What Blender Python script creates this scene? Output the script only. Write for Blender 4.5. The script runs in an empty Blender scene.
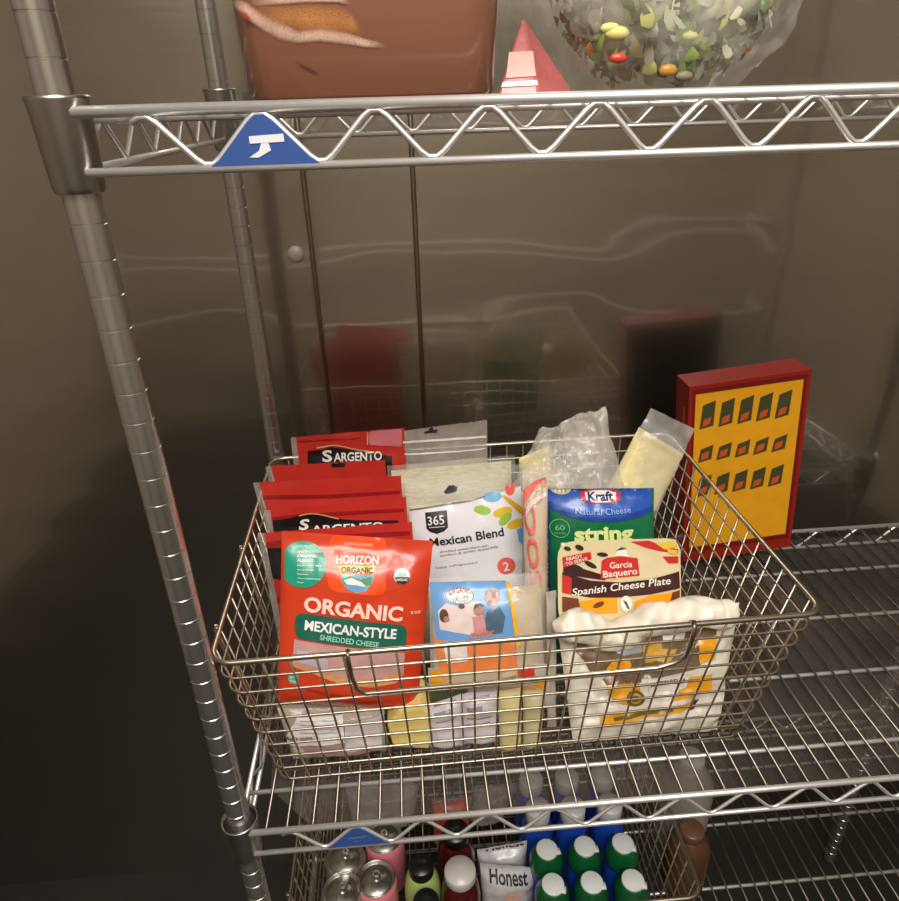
import bpy, bmesh, math, random
from mathutils import Vector, Matrix, noise
random.seed(7)
sc = bpy.context.scene
C = sc.collection
PI = math.pi
V = Vector

# ------------------------------------------------------------------ camera
FPX, CX, CY = 689.119, 449.5, 450.5
CAM = V((-0.0147, -0.5168, 0.7323))
_y, _p, _r = -0.0604, 0.4686, -0.0302
_F = V((-math.sin(_y)*math.cos(_p), math.cos(_y)*math.cos(_p), -math.sin(_p)))
_R0 = V((math.cos(_y), math.sin(_y), 0)); _U0 = _R0.cross(_F)
_R = _R0*math.cos(_r) + _U0*math.sin(_r); _U = -_R0*math.sin(_r) + _U0*math.cos(_r)
cd = bpy.data.cameras.new('camera'); cam = bpy.data.objects.new('camera', cd); C.objects.link(cam)
cam.matrix_world = Matrix(((_R.x, _U.x, -_F.x, CAM.x), (_R.y, _U.y, -_F.y, CAM.y), (_R.z, _U.z, -_F.z, CAM.z), (0, 0, 0, 1)))
cd.sensor_fit = 'HORIZONTAL'; cd.sensor_width = 36; cd.lens = FPX/899*36; cd.clip_start = .01; cd.clip_end = 50
sc.camera = cam
sc.view_settings.view_transform = 'Standard'; sc.view_settings.look = 'None'
sc.cycles.use_denoising = True
sc.cycles.transparent_max_bounces = 40; sc.cycles.max_bounces = 10
sc.cycles.sample_clamp_indirect = 4.0

def ray(x, y): return (_F + _R*((x-CX)/FPX) - _U*((y-CY)/FPX))
def at(x, y, Y):                       # measured point of the place, at depth Y
    d = ray(x, y); return CAM + d*((Y-CAM.y)/d.y)
def atz(x, y, Z):
    d = ray(x, y); return CAM + d*((Z-CAM.z)/d.z)

# ------------------------------------------------------------------ materials
def lin(c):
    o = []
    for v in c:
        v = v/255.
        o.append(v/12.92 if v <= .04045 else ((v+.055)/1.055)**2.4)
    return (*o, 1)
_mats = {}
def mat(name, col, rough=.45, metal=0., var=.12, scale=30., bump=0., spec=.5, alpha=1., trans=0., coat=0., stretch=None, col2=None, thr=None, bscale=None, bdist=.004):
    if name in _mats: return _mats[name]
    m = bpy.data.materials.new(name); m.use_nodes = True; _mats[name] = m
    nt = m.node_tree; N = nt.nodes; L = nt.links; b = N['Principled BSDF']
    tc = N.new('ShaderNodeTexCoord'); mp = N.new('ShaderNodeMapping'); L.new(tc.outputs['Object'], mp.inputs[0])
    if stretch: mp.inputs['Scale'].default_value = stretch
    nz = N.new('ShaderNodeTexNoise'); nz.inputs['Scale'].default_value = scale; nz.inputs['Detail'].default_value = 4
    L.new(mp.outputs[0], nz.inputs['Vector'])
    rp = N.new('ShaderNodeValToRGB'); L.new(nz.outputs[0], rp.inputs[0])
    c = lin(col)
    a, d = (thr if thr else (.25, .75))
    rp.color_ramp.elements[0].position = a; rp.color_ramp.elements[1].position = d
    if col2:
        rp.color_ramp.elements[0].color = c; rp.color_ramp.elements[1].color = lin(col2)
    else:
        rp.color_ramp.elements[0].color = tuple(v*(1-var) for v in c[:3])+(1,)
        rp.color_ramp.elements[1].color = tuple(min(1, v*(1+var)) for v in c[:3])+(1,)
    L.new(rp.outputs[0], b.inputs['Base Color'])
    b.inputs['Roughness'].default_value = rough; b.inputs['Metallic'].default_value = metal
    b.inputs['Specular IOR Level'].default_value = spec
    b.inputs['Coat Weight'].default_value = coat; b.inputs['Coat Roughness'].default_value = .12
    if trans: b.inputs['Transmission Weight'].default_value = trans
    if bump:
        nb = N.new('ShaderNodeTexNoise'); nb.inputs['Scale'].default_value = bscale or scale; nb.inputs['Detail'].default_value = 3
        L.new(mp.outputs[0], nb.inputs['Vector'])
        bp = N.new('ShaderNodeBump'); bp.inputs['Strength'].default_value = bump; bp.inputs['Distance'].default_value = bdist
        L.new(nb.outputs[0], bp.inputs['Height']); L.new(bp.outputs[0], b.inputs['Normal'])
    if alpha < 1:
        out = N['Material Output']; tr = N.new('ShaderNodeBsdfTransparent'); mx = N.new('ShaderNodeMixShader')
        mr = N.new('ShaderNodeMapRange'); mr.inputs['To Min'].default_value = max(0, alpha-.12); mr.inputs['To Max'].default_value = min(1, alpha+.12)
        mr.inputs['From Min'].default_value = .3; mr.inputs['From Max'].default_value = .7
        L.new(nz.outputs[0], mr.inputs['Value']); L.new(mr.outputs[0], mx.inputs[0])
        L.new(tr.outputs[0], mx.inputs[1]); L.new(b.outputs[0], mx.inputs[2]); L.new(mx.outputs[0], out.inputs[0])
    return m
def P(name, col, rough=.32, **k): return mat(name, col, rough, var=k.pop('var', .06), coat=k.pop('coat', .25), **k)
def film(name, col=(225, 222, 215), alpha=.22, rough=.12, **k):
    return mat(name, col, rough, alpha=alpha, bump=k.pop('bump', .5), scale=k.pop('scale', 25), spec=.8, **k)

CHROME = mat('chrome_wire', (244, 242, 240), .38, .8, var=.04)
COLLAR = mat('collar_metal', (176, 172, 166), .3, 1., var=.05)
MATW = mat('mat_wire', (132, 122, 110), .34, 1., var=.08)
POST = mat('chrome_post', (190, 186, 180), .24, .9, var=.06)
BASKETW = mat('nickel_wire', (190, 178, 160), .3, 1., var=.12)
DARK = mat('black_plastic', (18, 17, 18), .4)

# ------------------------------------------------------------------ mesh builder
class MB:
    def __init__(s): s.v = []; s.f = []; s.m = []
    def add(s, vs, fs, mi=0):
        o = len(s.v); s.v += [tuple(v) for v in vs]
        for f in fs: s.f.append(tuple(o+i for i in f)); s.m.append(mi)
    def tube(s, pts, r, sides=6, closed=False, mi=0, caps=True):
        pts = [V(p) for p in pts]; n = len(pts); rings = []; up = None
        for i, p in enumerate(pts):
            if closed: d = (pts[(i+1) % n]-pts[i-1])
            else: d = pts[min(i+1, n-1)]-pts[max(i-1, 0)]
            d.normalize()
            if up is None:
                a = V((0, 0, 1)) if abs(d.z) < .9 else V((1, 0, 0)); up = (a-d*a.dot(d)).normalized()
            else:
                up = (up-d*up.dot(d)).normalized()
            si = d.cross(up); rr = r[i] if isinstance(r, (list, tuple)) else r
            rings.append([p+(up*math.cos(2*PI*k/sides)+si*math.sin(2*PI*k/sides))*rr for k in range(sides)])
        vs = [q for ring in rings for q in ring]; fs = []
        for i in range(n if closed else n-1):
            j = (i+1) % n
            for k in range(sides):
                k2 = (k+1) % sides
                fs.append((i*sides+k, j*sides+k, j*sides+k2, i*sides+k2))
        if not closed and caps:
            fs.append(tuple(range(sides))); fs.append(tuple((n-1)*sides+k for k in range(sides-1, -1, -1)))
        s.add(vs, fs, mi)
    def lathe(s, prof, c=(0, 0, 0), seg=28, mi=0, sx=1, sy=1, cap=True):
        c = V(c); vs = []; fs = []; n = len(prof)
        for (r, z) in prof:
            for k in range(seg):
                a = 2*PI*k/seg; vs.append(c+V((r*math.cos(a)*sx, r*math.sin(a)*sy, z)))
        for i in range(n-1):
            for k in range(seg):
                k2 = (k+1) % seg; fs.append((i*seg+k, i*seg+k2, (i+1)*seg+k2, (i+1)*seg+k))
        if cap:
            fs.append(tuple(range(seg-1, -1, -1))); fs.append(tuple((n-1)*seg+k for k in range(seg)))
        s.add(vs, fs, mi)
    def box(s, c, d, mi=0):
        x, y, z = c; a, b, e = d[0]/2, d[1]/2, d[2]/2
        vs = [(x+i*a, y+j*b, z+k*e) for i in (-1, 1) for j in (-1, 1) for k in (-1, 1)]
        s.add(vs, [(0, 1, 3, 2), (4, 6, 7, 5), (0, 4, 5, 1), (2, 3, 7, 6), (0, 2, 6, 4), (1, 5, 7, 3)], mi)
    def build(s, name, mats, parent=None, smooth=True, bevel=0, solid=0):
        me = bpy.data.meshes.new(name); me.from_pydata(s.v, [], s.f)
        mats = mats if isinstance(mats, (list, tuple)) else [mats]
        for m in mats: me.materials.append(m)
        me.polygons.foreach_set('material_index', s.m)
        me.polygons.foreach_set('use_smooth', [smooth]*len(s.f))
        me.update()
        o = bpy.data.objects.new(name, me); C.objects.link(o)
        if parent: o.parent = parent
        if bevel:
            md = o.modifiers.new('bevel', 'BEVEL'); md.width = bevel; md.segments = 2; md.limit_method = 'ANGLE'
        if solid:
            md = o.modifiers.new('solid', 'SOLIDIFY'); md.thickness = solid
        return o
def tag(o, label=None, cat=None, group=None, kind=None):
    if label: o['label'] = label
    if cat: o['category'] = cat
    if group: o['group'] = group
    if kind: o['kind'] = kind
    return o
def empty(name, loc=(0, 0, 0), rz=0):
    o = bpy.data.objects.new(name, None); C.objects.link(o); o.location = loc; o.rotation_euler = (0, 0, rz); o.empty_display_size = .02
    return o
def copy_tree(o, parent=None):
    c = o.copy(); C.objects.link(c)
    if parent: c.parent = parent
    for ch in list(o.children): copy_tree(ch, c)
    return c

# ------------------------------------------------------------------ lettering outlines
_tc = {}
def text_mesh(s, bold=0., shear=0.):
    key = (s, bold, shear)
    if key in _tc: return _tc[key]
    cu = bpy.data.curves.new('lettering', 'FONT'); cu.body = s; cu.size = 1; cu.resolution_u = 3; cu.fill_mode = 'FRONT'
    cu.offset = bold; cu.shear = shear
    o = bpy.data.objects.new('lettering', cu); C.objects.link(o)
    dg = bpy.context.evaluated_depsgraph_get(); me = o.evaluated_get(dg).to_mesh()
    vs = [(v.co.x, v.co.y) for v in me.vertices]; fs = [tuple(p.vertices) for p in me.polygons]
    o.evaluated_get(dg).to_mesh_clear(); bpy.data.objects.remove(o); bpy.data.curves.remove(cu)
    x0 = min(v[0] for v in vs); x1 = max(v[0] for v in vs)
    ch = .72                                            # cap height of the letter forms
    vs = [((v[0]-x0)/(x1-x0), v[1]/ch) for v in vs]
    _tc[key] = (vs, fs); return _tc[key]

# ------------------------------------------------------------------ flat and pillow-shaped packages
class Sheet:
    """front and back skins of a package spanned between four corners; prints are laid on the front skin"""
    def __init__(s, TL, TR, BR, BL, thick=.02, wr=.002, wscale=14., nu=22, nv=28, header=.18, foot=.08, seed=0, back=True, power=.5, edge=.0, back_thick=None, ridge=False):
        s.c = [V(TL), V(TR), V(BR), V(BL)]
        TL, TR, BR, BL = s.c
        n = (TR-TL).cross(TL-BL).normalized()
        if n.dot(CAM-(TL+BR)/2) < 0: n = -n
        s.n = n; s.th = thick; s.nu = nu; s.nv = nv; s.dec = []; s.W = ((TR-TL).length+(BR-BL).length)/2; s.H = ((TL-BL).length+(TR-BR).length)/2
        def prof(u, v):
            a = max(0, min(1, 4*u*(1-u)))**power
            t = min(1, v/foot) if foot else 1
            h = min(1, max(0, (1-v-header*.35)/max(.01, header))) if header else 1
            return a*math.sin(t*PI/2)*(math.sin(h*PI/2))
        s.front = []; s.backg = []
        sd = V((seed*3.7, seed*1.3, seed*7.1))
        bt = thick if back_thick is None else back_thick
        for j in range(nv+1):
            fr = []; br = []
            for i in range(nu+1):
                u = i/nu; v = j/nv
                p = (BL*(1-u)+BR*u)*(1-v)+(TL*(1-u)+TR*u)*v
                q = V((u*s.W, v*s.H, 0))*wscale*7+sd
                if ridge: w = (.32-abs(noise.noise(q)))*wr*1.6+(.3-abs(noise.noise(q*2.1+V((4, 2, 0)))))*wr*.7
                else: w = noise.noise(q)*wr+noise.noise(q*2.3)*wr*.5
                if edge:
                    e = V((noise.noise(q*.8+V((5, 0, 0))), 0, noise.noise(q*.8+V((0, 9, 0)))))*edge
                    p = p+e
                pr = prof(u, v)
                fr.append(p+n*(thick*.5*pr+w)); br.append(p-n*(bt*.5*pr-w*(1-min(1, pr*2))))
            s.front.append(fr); s.backg.append(br)
        s.mb = MB(); w1 = nu+1
        vs = [p for r in s.front for p in r]; fs = []
        for j in range(nv):
            for i in range(nu): fs.append((j*w1+i, j*w1+i+1, (j+1)*w1+i+1, (j+1)*w1+i))
        s.mb.add(vs, fs, 0)
        if back:
            vs = [p-n*.0006 for r in s.backg for p in r]
            s.mb.add(vs, [tuple(reversed(f)) for f in fs], 0)
    def pt(s, u, v, lift=0):
        x = min(max(u, 0), 1)*s.nu; y = min(max(v, 0), 1)*s.nv
        i = min(int(x), s.nu-1); j = min(int(y), s.nv-1); a = x-i; b = y-j
        g = s.front
        return (g[j][i]*(1-a)+g[j][i+1]*a)*(1-b)+(g[j+1][i]*(1-a)+g[j+1][i+1]*a)*b+s.n*lift
    def uv(s, x, y):
        TL, TR, BR, BL = s.c
        d = ray(x, y); o = BL+s.n*s.th*.4
        t = (o-CAM).dot(s.n)/d.dot(s.n); p = CAM+d*t-o
        # invert the bilinear span
        u = v = .5
        for _ in range(12):
            a = (TR-TL)*v+(BR-BL)*(1-v); b = (TL*(1-u)+TR*u)-(BL*(1-u)+BR*u)
            q = (BL*(1-u)+BR*u)*(1-v)+(TL*(1-u)+TR*u)*v-BL
            r = p-q; aa = a.dot(a); bb = b.dot(b); ab = a.dot(b); ra = r.dot(a); rb = r.dot(b); D = aa*bb-ab*ab
            u += (ra*bb-rb*ab)/D; v += (rb*aa-ra*ab)/D
        return u, v
    def _mesh(s, pts2, faces, mi, lift):
        bm = bmesh.new(); vs = [bm.verts.new((x, y, 0)) for x, y in pts2]
        for f in faces:
            try: bm.faces.new([vs[k] for k in f])
            except ValueError: pass
        bmesh.ops.triangulate(bm, faces=bm.faces[:])
        for thr in (.24, .12, .06, .035):
            es = [e for e in bm.edges if (e.verts[0].co-e.verts[1].co).length > thr]
            if es:
                bmesh.ops.subdivide_edges(bm, edges=es, cuts=1); bmesh.ops.triangulate(bm, faces=[f for f in bm.faces if len(f.verts) > 3])
        bm.verts.index_update()
        out = [s.pt(v.co.x, v.co.y, lift*1.7) for v in bm.verts]
        fs = [tuple(v.index for v in f.verts) for f in bm.faces]
        # face the prints outwards
        ff = []
        for f in fs:
            nn = (out[f[1]]-out[f[0]]).cross(out[f[2]]-out[f[0]])
            ff.append(f if nn.dot(s.n) > 0 else tuple(reversed(f)))
        s.mb.add(out, ff, mi); bm.free()
    def poly(s, px, mi, lift=.0006):
        s._mesh([s.uv(x, y) for x, y in px], [tuple(range(len(px)))], mi, lift)
    def ell(s, cx, cy, rx, ry, mi, lift=.0009, rot=0, n=28, a0=0, a1=2*PI):
        c, d = math.cos(rot), math.sin(rot)
        pts = []
        for k in range(n):
            a = a0+(a1-a0)*k/(n if a1-a0 > 6.2 else n-1); x = rx*math.cos(a); y = ry*math.sin(a); pts.append((cx+x*c-y*d, cy+x*d+y*c))
        s.poly(pts, mi, lift)
    def rr(s, q, mi, lift=.0008, r=.12, n=5):
        """rounded quadrilateral through four pixel corners (tl, tr, br, bl)"""
        q = [V((*p, 0)) for p in q]; pts = []
        m = min((q[0]-q[1]).length, (q[1]-q[2]).length)*r*2
        for i in range(4):
            p = q[i]; a = (q[i-1]-p).normalized()*m; b = (q[(i+1) % 4]-p).normalized()*m
            for k in range(n+1):
                t = k/n; w = p+a*(1-t)**2+b*t**2; pts.append((w.x, w.y))
        s.poly(pts, mi, lift)
    def text(s, txt, p0, p1, h, mi, lift=.0015, bold=.015, shear=0, arc=0):
        vs, fs = text_mesh(txt, bold, shear)
        p0 = V((*p0, 0)); p1 = V((*p1, 0)); d = p1-p0; up = V((d.y, -d.x, 0)).normalized()*h
        pts = []
        for a, b in vs:
            w = p0+d*a+up*(b-arc*4*(a-.5)**2+arc); pts.append(s.uv(w.x, w.y))
        s._mesh(pts, fs, mi, lift)
    def build(s, name, mats, parent=None, **k): return s.mb.build(name, mats, parent, **k)

exec_order = []

# ================================================================== the room
FLOOR_Z = -1.0; WALL_Y = .622
def steel_wall():
    m = bpy.data.materials.new('brushed_steel'); m.use_nodes = True; nt = m.node_tree; N = nt.nodes; L = nt.links; b = N['Principled BSDF']
    b.inputs['Metallic'].default_value = 1; b.inputs['Roughness'].default_value = .2
    tc = N.new('ShaderNodeTexCoord'); mp = N.new('ShaderNodeMapping'); mp.inputs['Scale'].default_value = (1.2, 1, 60); L.new(tc.outputs['Object'], mp.inputs[0])
    nz = N.new('ShaderNodeTexNoise'); nz.inputs['Scale'].default_value = 6; nz.inputs['Detail'].default_value = 3; L.new(mp.outputs[0], nz.inputs['Vector'])
    rp = N.new('ShaderNodeValToRGB'); L.new(nz.outputs[0], rp.inputs[0])
    rp.color_ramp.elements[0].color = lin((186, 180, 170)); rp.color_ramp.elements[1].color = lin((194, 188, 178)); L.new(rp.outputs[0], b.inputs['Base Color'])
    m2 = N.new('ShaderNodeMapRange'); m2.inputs['To Min'].default_value = .22; m2.inputs['To Max'].default_value = .28; L.new(nz.outputs[0], m2.inputs['Value']); L.new(m2.outputs[0], b.inputs['Roughness'])
    mq = N.new('ShaderNodeMapping'); mq.inputs['Scale'].default_value = (3, 1, 5); L.new(tc.outputs['Object'], mq.inputs[0])
    n2 = N.new('ShaderNodeTexNoise'); n2.inputs['Scale'].default_value = 1.3; n2.inputs['Detail'].default_value = 1; L.new(mq.outputs[0], n2.inputs['Vector'])
    bp = N.new('ShaderNodeBump'); bp.inputs['Strength'].default_value = .3; bp.inputs['Distance'].default_value = .012; L.new(n2.outputs[0], bp.inputs['Height']); L.new(bp.outputs[0], b.inputs['Normal'])
    g = N.new('ShaderNodeBsdfAnisotropic'); g.inputs['Roughness'].default_value = .05; L.new(rp.outputs[0], g.inputs['Color']); L.new(bp.outputs[0], g.inputs['Normal'])
    mx = N.new('ShaderNodeMixShader'); mx.inputs[0].default_value = .2; L.new(b.outputs[0], mx.inputs[1]); L.new(g.outputs[0], mx.inputs[2]); L.new(mx.outputs[0], N['Material Output'].inputs[0])
    return m
STEEL = steel_wall()
def plane(name, vs, m):
    mb = MB(); mb.add(vs, [(0, 1, 2, 3)]); return tag(mb.build(name, m, smooth=False), kind='structure')
X0, X1, YB, CEIL = -1.7, 2.1, -2.3, 2.0
plane('wall_back', [(X0, WALL_Y, FLOOR_Z), (X1, WALL_Y, FLOOR_Z), (X1, WALL_Y, CEIL), (X0, WALL_Y, CEIL)], STEEL)
plane('floor', [(X0, YB, FLOOR_Z), (X1, YB, FLOOR_Z), (X1, WALL_Y, FLOOR_Z), (X0, WALL_Y, FLOOR_Z)], mat('dark_floor', (26, 22, 18), .6, scale=8, var=.3))
plane('wall_front', [(X0, YB, FLOOR_Z), (X0, YB, CEIL), (X1, YB, CEIL), (X1, YB, FLOOR_Z)], mat('cooler_panel', (150, 138, 120), .5, scale=4, var=.25, stretch=(1, 1, 3)))
for nm, X in (('wall_left', X0), ('wall_right', X1)):
    plane(nm, [(X, YB, FLOOR_Z), (X, WALL_Y, FLOOR_Z), (X, WALL_Y, CEIL), (X, YB, CEIL)], mat('cooler_panel', (150, 138, 120), .5))
for i, X in enumerate((at(318, 305, WALL_Y).x, at(419, 305, WALL_Y).x)):
    mb = MB(); mb.tube([(X, WALL_Y, FLOOR_Z+.002), (X, WALL_Y, CEIL-.002)], .0042, 10)
    tag(mb.build('trim_%d' % (i+1), mat('seam_strip', (150, 136, 116), .3, 1.)), kind='structure')
# round bolt head in the wall
p = at(296, 254, WALL_Y)
mb = MB(); prof = [(.0132, 0), (.0132, .002), (.0115, .0048), (.0065, .0066), (.0005, .0072)]
vs = MB(); vs.lathe(prof, seg=24)
mb.v = [(v[0]+p.x, WALL_Y-v[2], v[1]+p.z) for v in vs.v]; mb.f = [tuple(reversed(f)) for f in vs.f]; mb.m = vs.m
tag(mb.build('wall_bolt', mat('bolt_grey', (176, 168, 154), .5, .2)), 'round grey bolt head in the steel wall left of the seam', 'bolt')

# ================================================================== shelving unit
H = .7325; TT = .0368; PX0, PX1 = -.2352, .975; PYF, PYR = .012, .500; RY = .512; XV = -.1411; ZP = .0762
Z2 = -.49
unit = empty('shelving_unit', (PX0, PYF, FLOOR_Z+.004)); O = unit.location
tag(unit, 'chrome wire shelving unit with ringed posts carrying tubs and baskets', 'shelving')
def loc(mb):
    mb.v = [(v[0]-O.x, v[1]-O.y, v[2]-O.z) for v in mb.v]; return mb
for (px, py) in ((PX0, PYF), (PX0, PYR), (PX1, PYF), (PX1, PYR)):
    mb = MB(); prof = []; z = FLOOR_Z+.004
    prof.append((.0127, z))
    zz = -.97+.0065
    while zz < 1.35:
        prof += [(.0127, zz-.0009), (.0121, zz-.0004), (.0121, zz+.0004), (.0127, zz+.0009)]; zz += .0254
    prof.append((.0127, 1.36)); mb.lathe(prof, (px, py, 0), 24)
    o = loc(mb).build('post', POST, unit)
    o.data.set_sharp_from_angle(angle=math.radians(30))
def shelf(z, tagi):
    # front and rear trusses
    main = MB()
    x0, x1 = PX0+.012, PX1-.012
    for Y in (0., RY):
        main.tube([(x0, Y, z), (x1, Y, z)], .0038, 10); main.tube([(x0, Y, z-TT), (x1, Y, z-TT)], .0030, 8)
    o = loc(main).build('shelf_frame', CHROME, unit)
    if tagi: o['label'] = tagi[0]
    zg = MB()
    for Y in (0.0, RY):
        pts = []; k = -1
        while XV+k*ZP/2 < x1-.02:
            X = XV+k*ZP/2
            zc = z-TT+.002 if k % 2 == 0 else z-.003
            # rounded bends
            sgn = 1 if k % 2 == 0 else -1
            if X > x0+.01:
                pts += [(X-.008, Y, zc+sgn*.0045), (X-.003, Y, zc+sgn*.0008), (X+.003, Y, zc+sgn*.0008), (X+.008, Y, zc+sgn*.0045)]
            k += 1
        zg.tube(pts, .0022, 6)
    for X in (PX0, PX1):
        zg.tube([(X, .03, z), (X, RY-.03, z)], .003, 8); zg.tube([(X, .03, z-TT), (X, RY-.03, z-TT)], .003, 8)
        pts = []
        for k in range(12):
            pts.append((X, .04+k*.038, z-.003 if k % 2 else z-TT+.002))
        zg.tube(pts, .0022, 6)
    loc(zg).build('zigzag_truss', CHROME, o)
    mt = MB()
    for Y in (.056, .172, .285, .398, .470): mt.tube([(x0-.02, Y, z-.0052), (x1+.02, Y, z-.0052)], .0028, 6)
    loc(mt).build('cross_rail', CHROME, o)
    mt = MB(); k = -8
    while k*.0254 < x1-.02:
        X = k*.0254 - (.004 if k == -7 else 0) + (-.002 if k == -8 else 0)
        mt.tube([(X, .001, z-.0005), (X, RY-.001, z-.0005)], .0017, 5); k += 1
    loc(mt).build('mat_wires', MATW, o)
    for (px, py) in ((PX0, PYF), (PX0, PYR), (PX1, PYF), (PX1, PYR)):
        up = .012 if py == PYR else 0; co = MB(); co.lathe([(.0160, z-.050), (.0175, z-.046), (.0195, z+.004+up), (.0205, z+.008+up), (.0205, z+.010+up), (.0187, z+.0105+up), (.0180, z+.004+up), (.0130, z+.002+up)], (px, py, 0), 32, cap=False)
        c = loc(co).build('collar', COLLAR, o)
        sl = MB(); sl.lathe([(.0128, z-.045), (.0172, z+.006+up), (.0150, z+.0075+up), (.0128, z+.0075+up)], (px, py, 0), 28, cap=False)
        loc(sl).build('black_sleeve', mat('sleeve', (28, 26, 34), .35), o)
    if tagi is None: return o
    # blue tag plate set in one bay of the zigzag, carrying a white mark
    tg = MB(); xa, xb, xm = XV+tagi[1]*ZP, XV+(tagi[1]+1)*ZP, XV+(tagi[1]+.5)*ZP; y = -.0025
    base = [(xa+.0015, z-TT+.0015), (xb-.0015, z-TT+.0015), (xb-.0075, z-TT+.0055), (xm+.008, z-.0082), (xm+.003, z-.0045), (xm-.003, z-.0045), (xm-.008, z-.0082), (xa+.0075, z-TT+.0055)]
    n = len(base)
    vs = [(a, y, b) for a, b in base]+[(a, y+.003, b) for a, b in base]
    tg.add(vs, [tuple(range(n)), tuple(range(2*n-1, n-1, -1))]+[(i, i+n, (i+1) % n+n, (i+1) % n) for i in range(n)], 0)
    zc = z-TT
    def quad(pts, mi): tg.add([(xm+a, y-.0006, zc+b) for a, b in pts], [tuple(range(len(pts)))], mi)
    if tagi[2] == 'top':
        quad([(-.0085, .0150), (-.0085, .0195), (.0145, .0205), (.0145, .0155)], 1)
        quad([(-.0100, .0065), (-.0040, .0062), (.0050, .0105), (.0040, .0150), (-.0010, .0150), (-.0030, .0105)], 1)
    else:
        quad([(-.010, .0150), (-.010, .0185), (.011, .0200), (.011, .0165)], 2)
        quad([(-.006, .0100), (-.002, .0095), (.009, .0130), (-.001, .0115)], 2)
    t = loc(tg).build('blue_tag', [P('tag_blue', (52, 84, 150)), P('tag_white', (225, 225, 232)), P('tag_pale', (84, 112, 165))], o, smooth=False)
    t['label'] = 'small blue triangular tag plate in the truss of this shelf'
    return o
shelf(H, ('top shelf of chrome wire', 0, 'top')); shelf(0, ('middle shelf of chrome wire', 0, 'low')); shelf(Z2, None)

# ================================================================== wire baskets
def rrect(x0, x1, y0, y1, z, r, n=5):
    pts = []
    for (cx, cy, a0) in ((x1-r, y0+r, -PI/2), (x1-r, y1-r, 0), (x0+r, y1-r, PI/2), (x0+r, y0+r, PI)):
        for k in range(n+1):
            a = a0+PI/2*k/n; pts.append(V((cx+r*math.cos(a), cy+r*math.sin(a), z)))
    return pts
def basket(z, rim, bot, hz, rot, label, handle):
    cx, cy = (rim[0]+rim[1])/2, (rim[2]+rim[3])/2
    root = empty('wire_basket', (cx, cy, z), rot); tag(root, label, 'basket', 'wire baskets on the shelving')
    def sh(mb): mb.v = [(v[0]-cx, v[1]-cy, v[2]) for v in mb.v]; return mb
    f = MB(); f.tube(rrect(*rim, hz, .022), .0031, 8, True); sh(f).build('rim', BASKETW, root)
    w = MB(); n = 9
    lerp = lambda a, b, t: a+(b-a)*t
    for k in range(n):
        t = k/n; q = [lerp(b, a, t) for a, b in zip(rim, bot)]
        w.tube(rrect(*q, hz*t, .018, 4), .0015, 5, True)
    sp = .0254
    cnt = int((bot[1]-bot[0]-.02)/sp)
    for k in range(cnt+1):
        s = (k+.5)/(cnt+1); xb = lerp(bot[0], bot[1], s); xt = lerp(rim[0]+.012, rim[1]-.012, s)
        w.tube([(xt, rim[2], hz), (xb, bot[2], 0), (xb, bot[3], 0), (xt, rim[3], hz)], .0014, 5)
    cnt = int((bot[3]-bot[2]-.02)/sp)
    for k in range(cnt+1):
        s = (k+.5)/(cnt+1); yb = lerp(bot[2], bot[3], s); yt = lerp(rim[2]+.012, rim[3]-.012, s)
        w.tube([(rim[0], yt, hz), (bot[0], yb, 0), (bot[1], yb, 0), (rim[1], yt, hz)], .0014, 5)
    sh(w).build('wire_mesh', BASKETW, root)
    if handle:
        h = MB(); xa, xb, zl = handle; y = rim[2]-.0055; yl = lerp(rim[2], bot[2], (hz-zl)/hz)-.006
        h.tube([(xa, y+.010, hz-.001), (xa, y+.004, hz+.0045), (xa, y-.001, hz), (xa+.001, (y+yl)/2-.001, (hz+zl)/2), (xa+.004, yl, zl+.008), (xa+.014, yl, zl), (xb-.03, yl, zl), (xb-.010, yl-.001, zl+.007), (xb, yl-.002, zl+.016), (xb, (y+yl)/2-.002, (hz+zl)/2+.006), (xb, y-.001, hz), (xb, y+.004, hz+.0045), (xb, y+.010, hz-.001)], .0026, 8)
        sh(h).build('handle', BASKETW, root)
        h = MB(); x = rim[0]-.005; ya, yb2 = lerp(rim[2], rim[3], .12), lerp(rim[2], rim[3], .45)
        xl = lerp(rim[0], bot[0], .62)-.006
        h.tube([(x+.006, ya, hz), (x, ya, hz+.003), (x, ya, hz), (xl, ya+.002, hz*.42), (xl, ya+.014, hz*.37), (xl, yb2-.014, hz*.37), (xl, yb2-.002, hz*.42), (x, yb2, hz), (x, yb2, hz+.003), (x+.006, yb2, hz)], .0026, 8)
        sh(h).build('handle', BASKETW, root)
    return root
ZB = .0045
basket(ZB, (-.236, .414, .030, .484), (-.203, .380, .068, .446), .226, math.radians(.9), 'wire basket on the middle shelf packed with bagged cheese', (-.096, .268, .163))
ZB2 = Z2+.0045
basket(ZB2, (-.222, .352, .030, .484), (-.202, .335, .060, .446), .226, 0, 'wire basket on the lowest shelf holding cans bottles and pouches', (-.08, .21, .180))

# rails of the rack across the aisle
for i, (zz, yy) in enumerate(((-.02, YB+.25), (.06, YB+.25), (-.35, YB+.25))):
    mb = MB(); mb.tube([(X0+.05, yy, zz), (X1-.05, yy, zz)], .014, 8); mb.box((X0+.04, (yy+YB)/2, zz), (.03, yy-YB, .03)); mb.box((X1-.04, (yy+YB)/2, zz), (.03, yy-YB, .03))
    tag(mb.build('trim_%d' % (i+3), mat('aisle_rail', (225, 222, 214), .5), smooth=False), kind='structure')
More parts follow.
